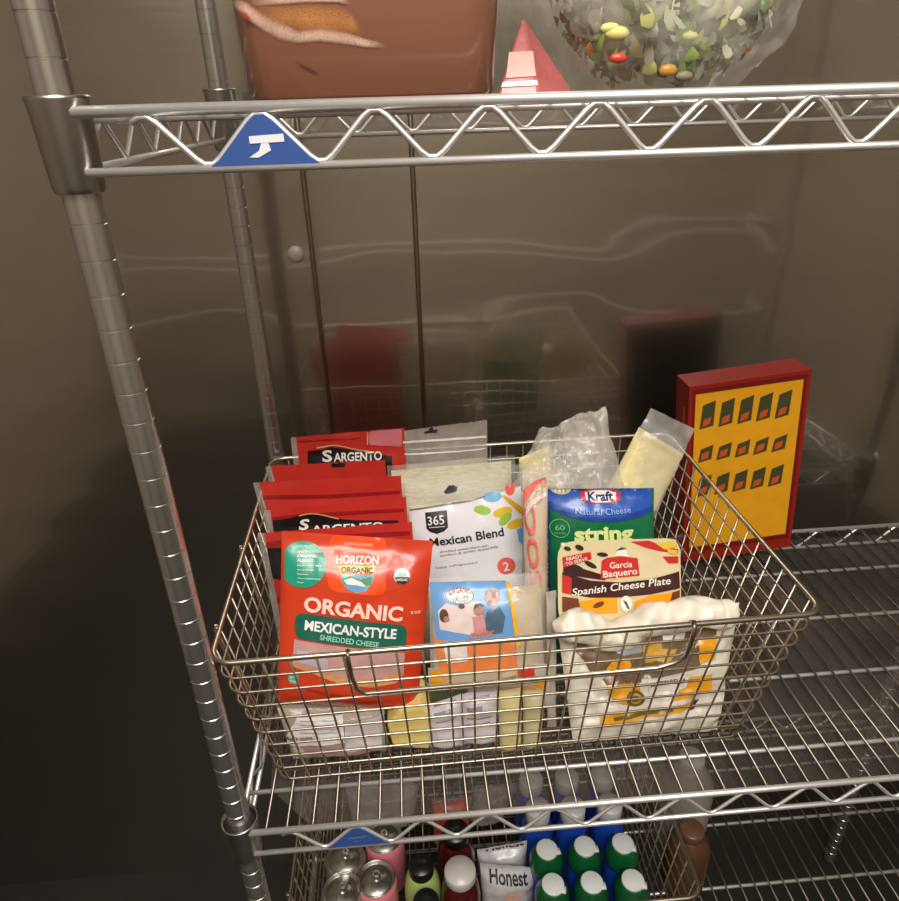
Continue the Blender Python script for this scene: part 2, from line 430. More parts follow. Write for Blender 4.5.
# smoky clear liner lying under the wires of the middle shelf
mb = MB(); la, lb = atz(271, 789, -.0098), atz(309, 824, -.0098)
mb.add([(lb.x, lb.y, -.0098), (.93, .012, -.0098), (.93, .50, -.0098), (la.x-.05, .50, -.0098), (la.x, la.y, -.0098)], [(0, 1, 2, 3, 4)])
ln = mb.build('shelf_liner', film('smoky_film', (92, 84, 80), alpha=.25, rough=.15, bump=.1, scale=6), smooth=False, solid=.0008)
tag(ln, 'smoky clear plastic liner under the wires of the middle shelf', 'shelf liner')

# ================================================================== light
w = bpy.data.worlds.new('world'); sc.world = w; w.use_nodes = True; N = w.node_tree.nodes; L = w.node_tree.links
bg = N['Background']; tc = N.new('ShaderNodeTexCoord'); sx = N.new('ShaderNodeSeparateXYZ'); L.new(tc.outputs['Generated'], sx.inputs[0])
mr = N.new('ShaderNodeMapRange'); mr.inputs['From Min'].default_value = -.6; mr.inputs['From Max'].default_value = .6; L.new(sx.outputs[2], mr.inputs['Value'])
rp = N.new('ShaderNodeValToRGB'); rp.color_ramp.elements[0].color = (.03, .025, .02, 1); rp.color_ramp.elements[1].color = (.62, .58, .52, 1); L.new(mr.outputs[0], rp.inputs[0])
L.new(rp.outputs[0], bg.inputs[0]); bg.inputs[1].default_value = .5
def area(name, loc, tgt, size, power, col):
    d = bpy.data.lights.new(name, 'AREA'); d.shape = 'RECTANGLE'; d.size, d.size_y = size; d.energy = power; d.color = col
    o = bpy.data.objects.new(name, d); C.objects.link(o); o.location = loc
    o.rotation_euler = (V(tgt)-V(loc)).to_track_quat('-Z', 'Y').to_euler(); return o
area('ceiling_light', (.0, -.85, 1.95), (.1, .1, .2), (1.1, .35), 21.5, (1, .95, .87))
area('aisle_fill', (.2, -1.5, 1.95), (.2, -1.75, 0), (1.6, .5), 58, (1, .96, .90))  # added fill lamp, brightens the front panel mirrored in the steel wall

# ================================================================== package materials
RED = P('red_film', (194, 50, 42), .3, bump=.3, scale=18)
REDD = P('dark_red_film', (150, 28, 30), .3)
BLK = P('black_print', (22, 18, 20), .4)
WHT = P('white_print', (236, 234, 230), .4)
GOLD = P('gold_print', (205, 160, 96), .4)
PINKL = P('pink_label', (214, 118, 128), .4)
CLEAR = film('clear_film', alpha=.24)
CLEARER = film('thin_clear_film', alpha=.13)
MILKY = film('milky_film', (222, 216, 208), alpha=.5)
HAZE = film('greyish_film', (196, 186, 176), alpha=.42)
SHRED = mat('shredded_white_cheese', (232, 226, 200), .6, col2=(222, 213, 182), scale=60, stretch=(1, 1, 3.2), bump=.4, bscale=90)
SHREDO = mat('shredded_orange_cheese', (235, 178, 84), .6, col2=(238, 214, 150), scale=70, stretch=(1, 1, 3), bump=.8, bscale=90)
BLOCK = mat('pale_yellow_cheese', (228, 212, 152), .5, var=.08, scale=12, bump=.15)
YELLOW = mat('yellow_cheese', (232, 208, 122), .5, var=.06, scale=10, bump=.1)
def bottom(p, Y, dz=ZB+.004, dx=0): return V((p.x+dx, Y, dz))

# ------------------------------------------------------------------ five red bags in a row, front to back
G = 'red shredded-cheese bags standing in a row'
def red_bag(tl, tr, Yt, Yb, seed, label, prints, clear_edge=True):
    TL, TR = at(*tl, Yt), at(*tr, Yt)
    s = Sheet(TL, TR, bottom(TR, Yb), bottom(TL, Yb, dx=max(0, -.192-TL.x)), .026, .0016, 10, header=.3, seed=seed)
    prints(s)
    o = s.build('cheese_bag', [RED, BLK, WHT, GOLD, PINKL, REDD])
    tag(o, label, 'cheese bag', G)
    e = MB()                                                   # clear welded side strip
    n = 14; vs = []
    for k in range(n+1):
        p = s.pt(0, k/n); vs += [p, p+V((-.008, 0, 0))+s.n*.001]
    e.add(vs, [(2*k, 2*k+1, 2*k+3, 2*k+2) for k in range(n)])
    e.build('side_seal', HAZE, o)
    return s, o
def pr1(s):
    s.poly([(262, 546), (300, 540), (410, 534), (410, 538), (300, 545), (262, 551)], 5)
    s.poly([(266, 551), (300, 551), (300, 582), (266, 582)], 1)
    s.poly([(275, 600), (300, 600), (300, 606), (275, 606)], 5)
def pr2(s):
    s.poly([(270, 520), (300, 517), (404, 511), (404, 514), (300, 521), (270, 524)], 5)
    b = [(270, 530)]+[(x, 523-7*math.exp(-((x-312)/22)**2)) for x in range(272, 404, 6)]+[(404, 536), (270, 536)]
    s.poly(b, 1, .0008)
    b = [(x, 522.5-7*math.exp(-((x-312)/22)**2)) for x in range(298, 340, 4)]
    s.poly(b+[(x, y+1.3) for x, y in reversed(b)], 3, .0012)
    s.text('S', (298, 532), (309, 531.4), 10, 2, bold=.03, shear=.15); s.text('ARGENTO', (311, 535), (384, 531), 7, 2, bold=.02)
def pr3(s):
    s.poly([(262, 498), (330, 497), (400, 493), (400, 496), (330, 501), (262, 502)], 5)
def pr4(s):
    s.poly([(331, 466), (337, 465.5), (338, 463.5), (341, 463.5), (342, 465.5), (345, 465), (344, 469), (331, 469.5)], 1)
def pr5(s):
    s.poly([(307, 453), (322, 451.5), (330, 449), (345, 451), (360, 453.5), (380, 456.5), (392, 458), (392, 475), (307, 475)], 1)
    b = [(x, 449.8-3.2*math.exp(-((x-333)/14)**2)+max(0, x-345)*.12) for x in range(316, 372, 4)]
    s.poly(b+[(x, y+1.4) for x, y in reversed(b)], 3, .0012)
    s.text('S', (322, 463), (332, 462.6), 11, 2, bold=.03); s.text('ARGENTO', (333.5, 462.8), (382, 461), 8.2, 2, bold=.025)
    s.rr([(368.5, 433.5), (402, 430.5), (402, 449), (369, 447)], 4, r=.1)
    s.rr([(366.5, 434), (368, 434), (368, 447), (366.5, 447)], 3)
    s.poly([(297, 443), (360, 439.5), (360, 441), (297, 444.5)], 5)
red_bag((264, 533), (412, 522), .225, .185, 1, 'red bag fifth from the wall, its dark printed side showing left of the orange bag', pr1)
red_bag((270, 510), (406, 497), .275, .235, 2, 'red bag fourth from the wall with black band and white script under its top', pr2)
red_bag((259, 482), (401, 476), .325, .285, 3, 'red bag third from the wall with a plain wide red header', pr3)
red_bag((271, 466), (385, 460), .370, .335, 4, 'red bag second from the wall with black hang hole in its header', pr4)
red_bag((296, 437), (404, 428), .425, .395, 5, 'rearmost red bag with pink label and white lettering on black', pr5)

# ------------------------------------------------------------------ white shredded-cheese bags
def clear_bag(name, tl, tr, Yt, Yb, seed, label, cat, fill, th=.03, fillto=.8, filmm=None, group=None, prints=None, mats=(), br=None, bl=None, wr=.0022, header=.25):
    TL, TR = at(*tl, Yt), at(*tr, Yt)
    BR = at(*br, Yb) if br else bottom(TR, Yb); BL = at(*bl, Yb) if bl else bottom(TL, Yb)
    s = Sheet(TL, TR, BR, BL, th, wr, 10, header=header, seed=seed)
    if prints: prints(s)
    o = s.build(name, [filmm or CLEAR, *mats]); tag(o, label, cat, group)
    if fill:
        L = lambda a, b, t: a+(b-a)*t
        ins = .03
        fl, frr = L(L(BL, TL, fillto), L(BR, TR, fillto), ins), L(L(BL, TL, fillto), L(BR, TR, fillto), 1-ins)
        b1, b2 = L(L(BL, TL, .02), L(BR, TR, .02), ins), L(L(BL, TL, .02), L(BR, TR, .02), 1-ins)
        f = Sheet(fl, frr, b2, b1, th*.8, .0016, 16, header=.25, seed=seed+20, power=.4)
        f.build('cheese_filling', fill, o)
    return s, o
GW = 'clear bags of white shredded cheese'
HOLE = P('hang_hole_dark', (40, 28, 52), .5)
GREYL = P('grey_seal_line', (150, 140, 128), .4)
def w1(s):
    s.poly([(424, 434.5), (429, 433), (430, 429.5), (433, 429.5), (434, 432.5), (438, 431.5), (437, 435), (425, 436)], 1)
    s.poly([(403, 444), (487, 438), (487, 440.2), (403, 446)], 2)
    s.poly([(404, 456), (486, 450), (486, 451.2), (404, 457.5)], 2)
clear_bag('cheese_bag', (402, 431), (487, 420), .425, .395, 31, 'clear bag at the back with empty grey header and hang hole', 'cheese bag', SHRED, fillto=.80, group=GW, prints=w1, mats=(HOLE, WHT), filmm=HAZE)
clear_bag('cheese_bag', (387, 466), (515, 455), .365, .325, 32, 'clear bag of white shreds standing just behind the white-panelled bag', 'cheese bag', SHRED, fillto=.97, group=GW, filmm=CLEARER)
# white-panelled bag
LGR, LBL, LYE, LOR, CORAL = P('leaf_green', (150, 190, 70)), P('leaf_blue', (108, 170, 216)), P('leaf_yellow', (222, 184, 48)), P('leaf_orange', (224, 160, 40)), P('coral_print', (232, 100, 84))
PANEL = P('white_panel', (226, 224, 228), .35)
def w365(s):
    s.poly([(444, 494), (448, 489), (450, 487), (452, 488), (453, 486.5), (455, 488), (458, 489), (457, 493), (452, 495), (446, 496)], 1)
    s.poly([(409, 513), (470, 503), (522, 488), (523, 560), (522, 592), (411, 592)], 2, .0006)
    s.poly([(409, 511), (470, 501), (486, 497), (486, 498.2), (470, 502.4), (409, 512.4)], 3, .0010)
    # badge
    s.poly([(425, 513.5), (447, 511), (448, 527), (444, 531), (437, 533.5), (430, 532), (426.5, 529)], 4, .0010)
    s.text('365', (428, 525.5), (444.5, 523.5), 8.5, 2, lift=.0016, bold=.01)
    s.poly([(429, 527.4), (445, 525.6), (445, 526.2), (429, 528)], 2, .0016)
    s.text('Mexican Blend', (430.5, 546.2), (504, 535), 8.4, 4, bold=.02)
    s.text('shredded cheese blend with', (440, 552.2), (488, 545.5), 2.4, 3, bold=.0)
    s.text('asadero & queso quesadilla', (440, 556.0), (498, 546.8), 2.4, 3, bold=.0)
    s.text('keep refrigerated', (436, 568), (477, 562), 2.0, 3, bold=.0)
    # leaves
    s.ell(493, 498, 9.5, 5, 6, rot=-.1); s.ell(482.5, 510.5, 8.5, 4.3, 5, rot=.12); s.ell(503, 512.5, 10, 4.6, 7, rot=-.25)
    s.ell(505.5, 519, 8, 4.4, 5, rot=-.75, lift=.0012); s.ell(516, 524.5, 9, 4.4, 7, rot=-.25); s.rr([(505, 487), (516, 484), (516, 496), (507, 498)], 9, r=.25)
    s.poly([(502, 497), (505, 496), (525, 510), (525, 515), (520, 514)], 8, .0013)
    s.poly([(517, 530), (523, 528), (523, 546), (519, 542)], 6, .0011)
    s.ell(506.5, 566, 9.2, 8.6, 9); s.text('2', (503.6, 571), (509.6, 570.2), 9, 2, lift=.0018, bold=.02)
clear_bag('cheese_bag', (405, 480), (528, 463), .310, .235, 33, 'white-panelled bag with colourful leaves and black badge', 'cheese bag', SHRED, fillto=.86, prints=w365, mats=(HOLE, PANEL, P('grey_print', (110, 106, 112)), BLK, LGR, LBL, LYE, LOR, CORAL), filmm=CLEARER)

# ------------------------------------------------------------------ orange organic bag, nearest left
ORG = P('orange_red_film', (204, 58, 26), .28, bump=.35, scale=16)
ORB = P('bright_orange_print', (240, 78, 24), .3)
TEAL = P('teal_print', (24, 150, 122), .35); DGR = P('dark_green_print', (16, 94, 78), .35); MINT = P('mint_print', (150, 214, 184), .4)
PALEP = P('pale_pink_print', (250, 206, 190), .4); WIN = mat('window_painted_reflection', (196, 152, 146), .2, var=.1, scale=30, coat=.6)
WINO = mat('window_cheese', (226, 160, 92), .4, col2=(196, 132, 96), scale=120, stretch=(1, 1, 3), coat=.5)
WINB = P('window_tile', (190, 178, 190), .2)
BROWNR = P('painted_shade_red', (160, 34, 22), .4)  # dark red for shading arcs painted low on the orange bag
TL, TR, BR_, BL_ = at(282, 531, .185), at(433, 541, .185), at(417, 712, .105), at(278, 701, .105)
s = Sheet(TL, TR, BR_, BL_, .034, .0016, 9, nu=28, nv=32, header=.2, seed=8)
s.rr([(329.5, 535), (386.5, 537), (386, 596), (327, 590)], 1, r=.1)
s.poly([(c[0], c[1]) for c in [(302+24*math.cos(a), 565.5+22.5*math.sin(a)) for a in [k*2*PI/36 for k in range(36)]] if c[0] < 327.5 and c[0] > 281.5], 2, .0010)
for k, (w_, h_) in enumerate(((24, 2.0), (21, 2.6), (16, 2.6), (25, 1.4), (17, 1.4), (11, 1.4), (24, 1.4), (7, 1.4))):
    y = 553+k*4.1
    s.text(('LOOK FOR THE NEW', 'ORGANIC', 'ALWAYS', 'family farms dairy', 'no artificial', 'flavors', 'colors or preservatives', 'ever')[k], (297, y+1), (297+w_, y+.2+1), h_, 3, lift=.0018, bold=.02)
s.text('UNSWEETENED', (344.5, 547), (373, 548.5), 3.2, 4, lift=.0015, bold=.0)
s.text('HORIZON', (336, 563.5), (378.5, 565), 7.6, 3, lift=.0022, bold=.03)
s.rr([(338, 565.5), (375.5, 566), (374, 573.5), (340, 573)], 7, lift=.0013, r=.15); s.text('ORGANIC', (341, 572), (373, 572.8), 5.4, 8, lift=.002, bold=.03)
s.poly([(341, 574), (374, 574.5), (372, 583), (366, 590), (357, 592), (348, 589), (342, 582)], 9, .0012)     # little landscape: sky, hill, pond
s.poly([(341.5, 578), (350, 575), (360, 579), (372, 576), (371, 584), (360, 583), (348, 584), (343, 583)], 10, .0016)
s.ell(355, 586, 9, 4, 11, .0018, rot=.15)
s.poly([(344, 579), (352, 577), (362, 581), (366, 586), (356, 584), (347, 583)], 3, .0020)
s.ell(402, 576.5, 8.2, 7.6, 3, .0012); s.poly([(394.5, 577), (409.6, 577.4), (409, 580.5), (406, 583.3), (402, 584), (397, 582.6)], 8, .0016)
s.text('USDA', (397.2, 576.2), (406.6, 576.5), 3.6, 6, lift=.002, bold=.03); s.text('ORGANIC', (396.3, 580.4), (407.8, 580.8), 2.4, 3, lift=.0024, bold=.02)
s.text('ORGANIC', (303.5, 610), (402, 621), 14.5, 4, lift=.0018, bold=.035)
s.rr([(295.5, 612), (408, 626), (405.5, 652.5), (294, 638.5)], 5, r=.18)
s.text('MEXICAN-STYLE', (304.5, 629), (396, 638.5), 9.8, 3, lift=.0018, bold=.03)
s.text('SHREDDED CHEESE', (320, 638.5), (378.5, 646.5), 5.4, 6, lift=.0018, bold=.02)
s.text('8 OZ', (411, 614), (421, 614), 2.6, 4, lift=.0018)
s.poly([(294, 640), (405, 654), (404, 676), (396, 684), (370, 687), (340, 683), (315, 673), (292, 666)], 12, .0006)  # window face; its pinkish colour is a painted reflection
s.poly([(292, 663), (315, 668), (340, 676), (372, 679), (404, 672), (402, 678), (396, 684), (370, 687), (340, 683), (315, 674), (292, 667)], 13, .0010)
s.poly([(297, 650), (320, 654), (328, 660), (328, 671), (312, 666), (297, 661)], 14, .0010)  # pale bluish tile on the window
s.rr([(288.5, 672), (299, 672), (298, 685.5), (287.5, 684)], 15, r=.25); s.text('gluten', (289.5, 678), (297.5, 678.5), 2.4, 3, lift=.002); s.text('free', (290, 682), (296.5, 682.5), 2.4, 3, lift=.002)
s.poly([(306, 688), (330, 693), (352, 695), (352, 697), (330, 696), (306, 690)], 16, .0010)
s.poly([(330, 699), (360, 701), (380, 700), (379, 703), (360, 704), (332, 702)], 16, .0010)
o = s.build('cheese_bag', [ORG, ORB, TEAL, WHT, PALEP, DGR, MINT, P('yellow_print', (232, 190, 60)), BLK, P('sky_print', (120, 176, 196)), P('hill_print', (92, 150, 100)), P('pond_print', (110, 160, 214)), WIN, WINO, WINB, P('sea_green', (70, 176, 150)), BROWNR])
tag(o, 'orange-red bag of shredded cheese with teal circle, nearest at left', 'cheese bag')

# ------------------------------------------------------------------ clear pouch with blue picture label
LABB, LABW, LABS, LABG = P('label_sky', (104, 154, 208)), P('label_cream', (226, 206, 200)), P('label_skin', (176, 130, 112)), P('label_slate', (76, 100, 124))
LABO = P('label_orange', (236, 132, 70)); LABY = P('label_amber', (236, 176, 44)); LABBR = P('label_brown', (92, 62, 52))
def ov(s):
    s.poly([(430, 585), (507, 583), (518, 668), (441, 673)], 1, .0006)
    s.poly([(507, 583), (511, 584.5), (520.5, 645), (517, 650)], 6, .0007)
    s.poly([(434, 640), (470, 643), (513, 636), (518, 668), (441, 673)], 5, .0008)
    s.poly([(438, 612), (446, 604), (456, 606), (480, 602), (484, 628), (470, 634), (440, 630)], 2, .0009)
    s.poly([(486, 612), (493, 605), (500, 607), (505, 616), (502, 632), (488, 634), (484, 624)], 4, .0011)
    s.ell(493, 598.5, 7.6, 7.4, 3, .0012); s.poly([(485, 597), (487, 591), (494, 589), (500, 592), (501, 598), (498, 593.5), (490, 593.5)], 9, .0015)
    s.ell(478.5, 609.5, 5.2, 5.6, 3, .0013); s.poly([(473, 609), (475, 603.5), (480, 602.5), (484, 606), (479, 605.5)], 7, .0016)
    s.poly([(472, 616), (484, 615), (486, 632), (474, 633)], 8, .0012)
    s.ell(444, 616, 4.5, 6.5, 7, .0012); s.ell(446.5, 619, 3, 3, 3, .0015)
    s.ell(460, 597, 13.5, 6.2, 2, .0012); s.ell(460, 597, 14.2, 6.9, 7, .0010)
    s.text('ORGANIC', (449.5, 597), (471.5, 595), 5, 7, lift=.0018, bold=.02, arc=.35); s.text('VALLEY', (452, 602.5), (469.5, 601), 4.6, 7, lift=.0018, bold=.02)
    s.ell(461.5, 606, 3.2, 2.4, 7, .0016)
    s.text('Cheddar', (470, 637.5), (494, 633), 6.0, 5, lift=.0018, bold=.02, shear=.2)
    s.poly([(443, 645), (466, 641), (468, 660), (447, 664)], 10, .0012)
clear_bag('cheese_pouch', (429, 578), (540, 573), .165, .115, 41, 'clear pouch with blue picture label beside the orange bag', 'cheese pouch', mat('pouch_cheese', (196, 172, 132), .5, var=.1, scale=20), fillto=.9, prints=ov,
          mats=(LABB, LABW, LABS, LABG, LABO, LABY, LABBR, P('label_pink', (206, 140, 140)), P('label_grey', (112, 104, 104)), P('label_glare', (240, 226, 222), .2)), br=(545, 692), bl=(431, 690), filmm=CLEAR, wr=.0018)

# ------------------------------------------------------------------ tall crumpled clear bag and red-lettered bag
REDT = P('red_lettering', (222, 104, 94)); PINKB = P('pale_pink_band', (226, 190, 180))
def rl(s):
    b = [(519, 500), (526, 489), (536, 482), (547, 478), (547, 485), (538, 489), (530, 496), (523, 508)]
    s.poly(b, 1, .0008)
    s.poly([(522, 516), (531, 501), (547, 493), (547, 497), (534, 505), (526, 518)], 2, .0008)
    s.text('SOC', (541, 586), (534, 508), 11, 1, lift=.0015, bold=.015)
    s.poly([(524, 520), (527, 520), (531, 606), (527, 606)], 2)
clear_bag('cheese_bag', (522, 470), (548, 464), .255, .150, 42, 'clear bag with red lettering beside the blue and green packet', 'cheese bag', mat('tan_cheese', (198, 168, 126), .5, var=.1, scale=16), fillto=.93, prints=rl, mats=(REDT, PINKB), br=(548, 682), bl=(528, 684), filmm=CLEAR, wr=.003)
TL, TR = at(560, 420, .36), at(628, 428, .36)
s = Sheet(at(540, 432, .370), at(604, 407, .375), at(628, 505, .302), at(508, 494, .305), .040, .011, 4.5, nu=40, nv=44, header=.15, seed=51, edge=.005, ridge=True)
o = s.build('storage_bag', [film('crumpled_film', (232, 226, 214), alpha=.36, rough=.08, bump=1., scale=22, stretch=(2.2, 1, .8))]); tag(o, 'tall crumpled clear plastic bag peaking above the blue packet', 'plastic bag')
f = Sheet(at(519, 458, .335), at(548, 446, .345), at(556, 500, .315), at(520, 490, .315), .035, .002, 12, header=.2, seed=52); f.build('cheese_filling', BLOCK, o)

# tilted bag of cheese sticks
s = Sheet(at(651, 408, .40), at(695, 429, .40), at(655, 518, .335), at(598, 504, .335), .03, .0030, 9, header=.22, seed=53, nv=30)
o = s.build('cheese_bag', [CLEAR]); tag(o, 'tilted clear bag of pale cheese poking up at the right rear corner', 'cheese bag')
f = Sheet(at(639, 427, .388), at(684, 454, .388), at(652, 516, .337), at(601, 501, .337), .03, .0016, 10, header=.16, seed=54, power=.35); f.build('cheese_filling', BLOCK, o)

# ------------------------------------------------------------------ blue and green string cheese packet
KB, KG, KN = P('royal_blue_print', (36, 84, 176), .28), P('green_print', (10, 108, 66), .3), P('navy_print', (34, 42, 120), .28)
KL = P('light_blue_print', (140, 176, 226)); KR = P('logo_red', (206, 40, 56)); KY = P('pale_lime_print', (222, 232, 150)); KGL = P('soft_green_print', (120, 184, 130))
TL, TR = at(547, 489, .262), at(654, 488, .262)
s = Sheet(TL, TR, bottom(TR, .195, .03), bottom(TL, .195, .03), .026, .0014, 9, header=.12, seed=61, nu=26)
s.poly([(547, 487), (654, 486), (654, 512), (640, 517), (615, 521), (590, 520.5), (566, 516), (547, 508)], 1, .0006)
s.poly([(563, 484), (600, 484), (602, 492), (585, 493), (565, 490)], 3, .0009)
s.poly([(547, 500), (566, 512), (590, 517), (620, 517), (654, 507), (654, 512), (640, 517), (615, 521), (590, 520.5), (566, 516), (547, 508)], 2, .0010)
s.ell(562, 490, 10.5, 6, 8, .0012, rot=.1)
s.rr([(581, 490.5), (623, 490.5), (621, 504), (583, 504)], 4, lift=.0014, r=.42); s.rr([(586, 491.6), (618, 491.6), (616.5, 503), (587.5, 503)], 5, lift=.0018, r=.42)
s.text('Kraft', (589, 501.5), (614.5, 501), 8.6, 3, lift=.0024, bold=.03)
s.text('Natural Cheese', (575, 513), (630, 511.5), 5.8, 6, lift=.0028, bold=.005, arc=-.25)
s.text('string', (573.5, 539.5), (632, 537.5), 14, 7, lift=.0028, bold=.045)
for k in range(24):
    a0, a1 = k*2*PI/24, (k+1)*2*PI/24
    s.poly([(560+9.5*math.cos(a0), 528.5+9.5*math.sin(a0)), (560+9.5*math.cos(a1), 528.5+9.5*math.sin(a1)), (560+8.8*math.cos(a1), 528.5+8.8*math.sin(a1)), (560+8.8*math.cos(a0), 528.5+8.8*math.sin(a0))], 9, .0012)
s.text('60', (555.5, 530.5), (564.5, 530), 5.4, 9, bold=.01); s.text('CALORIES', (554.5, 534.5), (565.5, 534), 2, 9, bold=.0)
s.poly([(547, 509), (551, 511), (552, 600), (548, 600)], 3, .0009)
o = s.build('cheese_packet', [KG, KB, P('deep_blue_print', (28, 62, 148)), KN, KR, WHT, KL, KY, P('packet_window', (196, 186, 150), .25), KGL]); tag(o, 'blue and green packet of string cheese with round-ended red and white badge', 'cheese packet')

# ------------------------------------------------------------------ flat Spanish cheese plate tray
CREAM = P('sleeve_cream', (214, 190, 148), .3); BURG = P('sleeve_burgundy', (66, 30, 34), .3); SRED = P('sleeve_red', (204, 46, 40), .35)
SOR = P('sleeve_orange', (244, 162, 28), .35); OLIVE = P('sleeve_olive', (44, 38, 34)); CHZ = P('sleeve_cheese', (226, 208, 166)); SYE = P('sleeve_yellow', (226, 190, 70)); SBR = P('sleeve_brown', (120, 60, 40))
TL, TR, BR_, BL_ = at(557, 541, .185), at(681, 537, .185), at(682, 625, .150), at(558, 627, .150)
s = Sheet(TL, TR, BR_, BL_, .004, .0002, 10, header=0, foot=0, seed=71, nu=20, nv=16, back=False, power=.15)
q = [(557.5, 541.5), (680.5, 537.5), (682, 624), (558.5, 626)]
s.mb = MB(); s.rr(q, 0, .0004, r=.10)
s.poly([(563, 556), (678, 551), (679, 573), (650, 578), (610, 579), (580, 575), (563, 570)], 5, .0007)
s.poly([(577, 562), (604, 553), (640, 549), (664, 556), (645, 566), (604, 571)], 5, .0009)
s.poly([(563, 561), (585, 569), (605, 575), (605, 580), (563, 574)], 2, .0010)
s.poly([(562, 572), (590, 580), (620, 582), (650, 579), (679, 571), (680, 588), (650, 594), (618, 597), (590, 597), (562, 592)], 2, .0012)
s.poly([(562, 574), (571, 577), (571, 594), (562, 592)], 3, .0014)
for (x, y, a, b, r) in ((567, 548, 3.6, 2, .3), (579, 547, 4.4, 2.6, .4), (602, 554, 5.5, 2.2, .1), (590, 564, 7, 2.4, .5), (575, 567, 8, 3, .3)): s.ell(x, y, a, b, 1, .0014, rot=r)
s.poly([(630, 541), (648, 540), (664, 546), (678, 549), (678, 553), (662, 551), (645, 547)], 3, .0013); s.poly([(662, 556), (678, 556), (678, 563), (668, 563)], 3, .0013)
s.poly([(655, 543), (672, 540), (678, 546), (664, 549)], 7, .0014); s.poly([(666, 548), (677, 550), (677, 555), (668, 553)], 7, .0014)
s.rr([(562, 556.5), (590, 551), (591, 558.5), (563, 567)], 3, lift=.0016, r=.1); s.text('READY', (566, 560), (582, 556.5), 3.2, 9, lift=.002); s.text('TO SERVE', (565, 565), (587, 559), 3, 9, lift=.002)
s.poly([(601, 560), (606, 557), (620, 555.5), (637, 557.5), (639, 575), (600, 578.5)], 3, .0016)
s.text('Garcia', (609, 567.5), (631.5, 566), 6.2, 9, lift=.0022, bold=.012); s.text('Baquero', (602.5, 576.5), (636.5, 573), 6.6, 9, lift=.0022, bold=.015)
s.poly([(614, 555), (617, 549), (622, 547), (626, 551), (628, 556)], 9, .0014); s.poly([(615, 550), (620, 546.5), (626, 547), (622, 549)], 10, .0018)
s.text('Spanish Cheese Plate', (571.5, 594.8), (670, 583), 7.4, 9, lift=.0022, bold=.012, shear=.2)
s.poly([(578, 601), (600, 597), (617, 597), (617, 612), (596, 613), (582, 610)], 6, .0014); s.poly([(634, 601), (650, 595), (672, 592), (669, 603), (658, 612), (634, 609)], 6, .0014)
s.ell(598, 604, 6, 2.6, 8, .0018, rot=-.4)
s.ell(625.5, 603, 5.8, 8, 9, .0016); s.poly([(622, 599), (626, 601), (629, 608), (627, 608)], 10, .0020)
s.poly([(562, 596), (578, 598), (580, 611), (562, 611)], 8, .0012)
s.poly([(672, 592), (680, 590), (680, 610), (664, 611)], 8, .0010)
o = s.build('cheese_tray', [P('sleeve_edge', (222, 206, 160), .3), OLIVE, BURG, SRED, CREAM, CHZ, SOR, SYE, SBR, P('sleeve_white', (240, 234, 222)), P('ink_blue_grey', (70, 84, 104))])
tag(o, 'flat rounded cheese plate tray in cream and burgundy sleeve', 'cheese tray')
tr = MB(); n = s.n; e = [V(c) for c in s.c]; cen = sum(e, V())/4
def ring(k, off): return [cen+(c-cen)*k-n*off for c in e]
r0, r1, r2 = ring(.94, .0012), ring(.93, .006), ring(.87, .017)
tr.add(r0+r1+r2, [(i, (i+1) % 4, (i+1) % 4+4, i+4) for i in range(4)]+[(i+4, (i+1) % 4+4, (i+1) % 4+8, i+8) for i in range(4)]+[(8, 9, 10, 11), (3, 2, 1, 0)])
tr.build('tray', P('tray_plastic', (214, 200, 168), .25), o, smooth=False, bevel=.002)

# ------------------------------------------------------------------ puffy white bag, front right
MOZ = mat('white_bag_film', (228, 220, 204), .32, var=.06, scale=22, bump=1., coat=.3, bdist=.008)
MBR = mat('brown_window', (118, 94, 72), .25, var=.25, scale=40, coat=.5)
MOR, MYE = P('amber_print', (242, 166, 28)), P('straw_print', (206, 160, 60))
MGR = P('olive_seal', (108, 96, 40)); MGY = P('grey_blue_print', (150, 148, 152))
BLm = V((at(572, 747, .08).x, .079, ZB+.006)); BRm = V((.352, .079, ZB+.006))
s = Sheet(at(557, 626, .150), at(738, 602, .150), BRm, BLm, .038, .0070, 5, ridge=True, nu=48, nv=32, header=.1, foot=.22, seed=81, power=.35, back_thick=.03)
s.poly([(572, 638), (600, 634), (640, 628), (690, 622), (716, 622), (716, 655), (696, 668), (660, 676), (630, 678), (606, 676), (590, 672), (584, 660), (576, 652)], 1, .0010)
s.poly([(588, 641), (609, 638), (609, 648), (596, 650), (588, 647)], 2, .0016); s.poly([(612, 640), (636, 634), (641, 650), (622, 654), (612, 650)], 6, .0016)
s.poly([(654, 648), (676, 648), (668, 662), (656, 660)], 3, .0016); s.poly([(640, 644), (660, 640), (662, 658), (644, 662)], 3, .0014)
s.poly([(604, 672), (612, 660), (626, 656), (630, 664), (622, 673), (606, 678)], 2, .0018)
s.poly([(661, 634), (684, 630), (684, 640), (662, 641)], 5, .0016); s.poly([(697, 640), (716, 634), (716, 660), (700, 664)], 2, .0016)
s.poly([(606, 682), (638, 680), (640, 700), (634, 706), (618, 702), (608, 694)], 2, .0012); s.poly([(602, 678), (640, 675), (640, 681), (606, 684)], 1, .0014)
s.ell(634, 697, 9, 8.5, 4, .0018); s.ell(634, 697, 6, 5.5, 3, .0022); s.ell(634, 697, 4, 3.5, 4, .0026)
s.rr([(645, 678), (688, 674), (686, 688), (648, 692)], 5, lift=.0014, r=.1); s.text('MOZZARELLA', (649, 685.5), (685, 681.5), 5, 7, lift=.002, bold=.02)
s.poly([(672, 700), (680, 688), (690, 676), (712, 674), (712, 690), (690, 698)], 2, .0012)
s.poly([(600, 716), (620, 711), (660, 706), (690, 703), (696, 706), (680, 712), (640, 718), (612, 726), (600, 726)], 2, .0012)
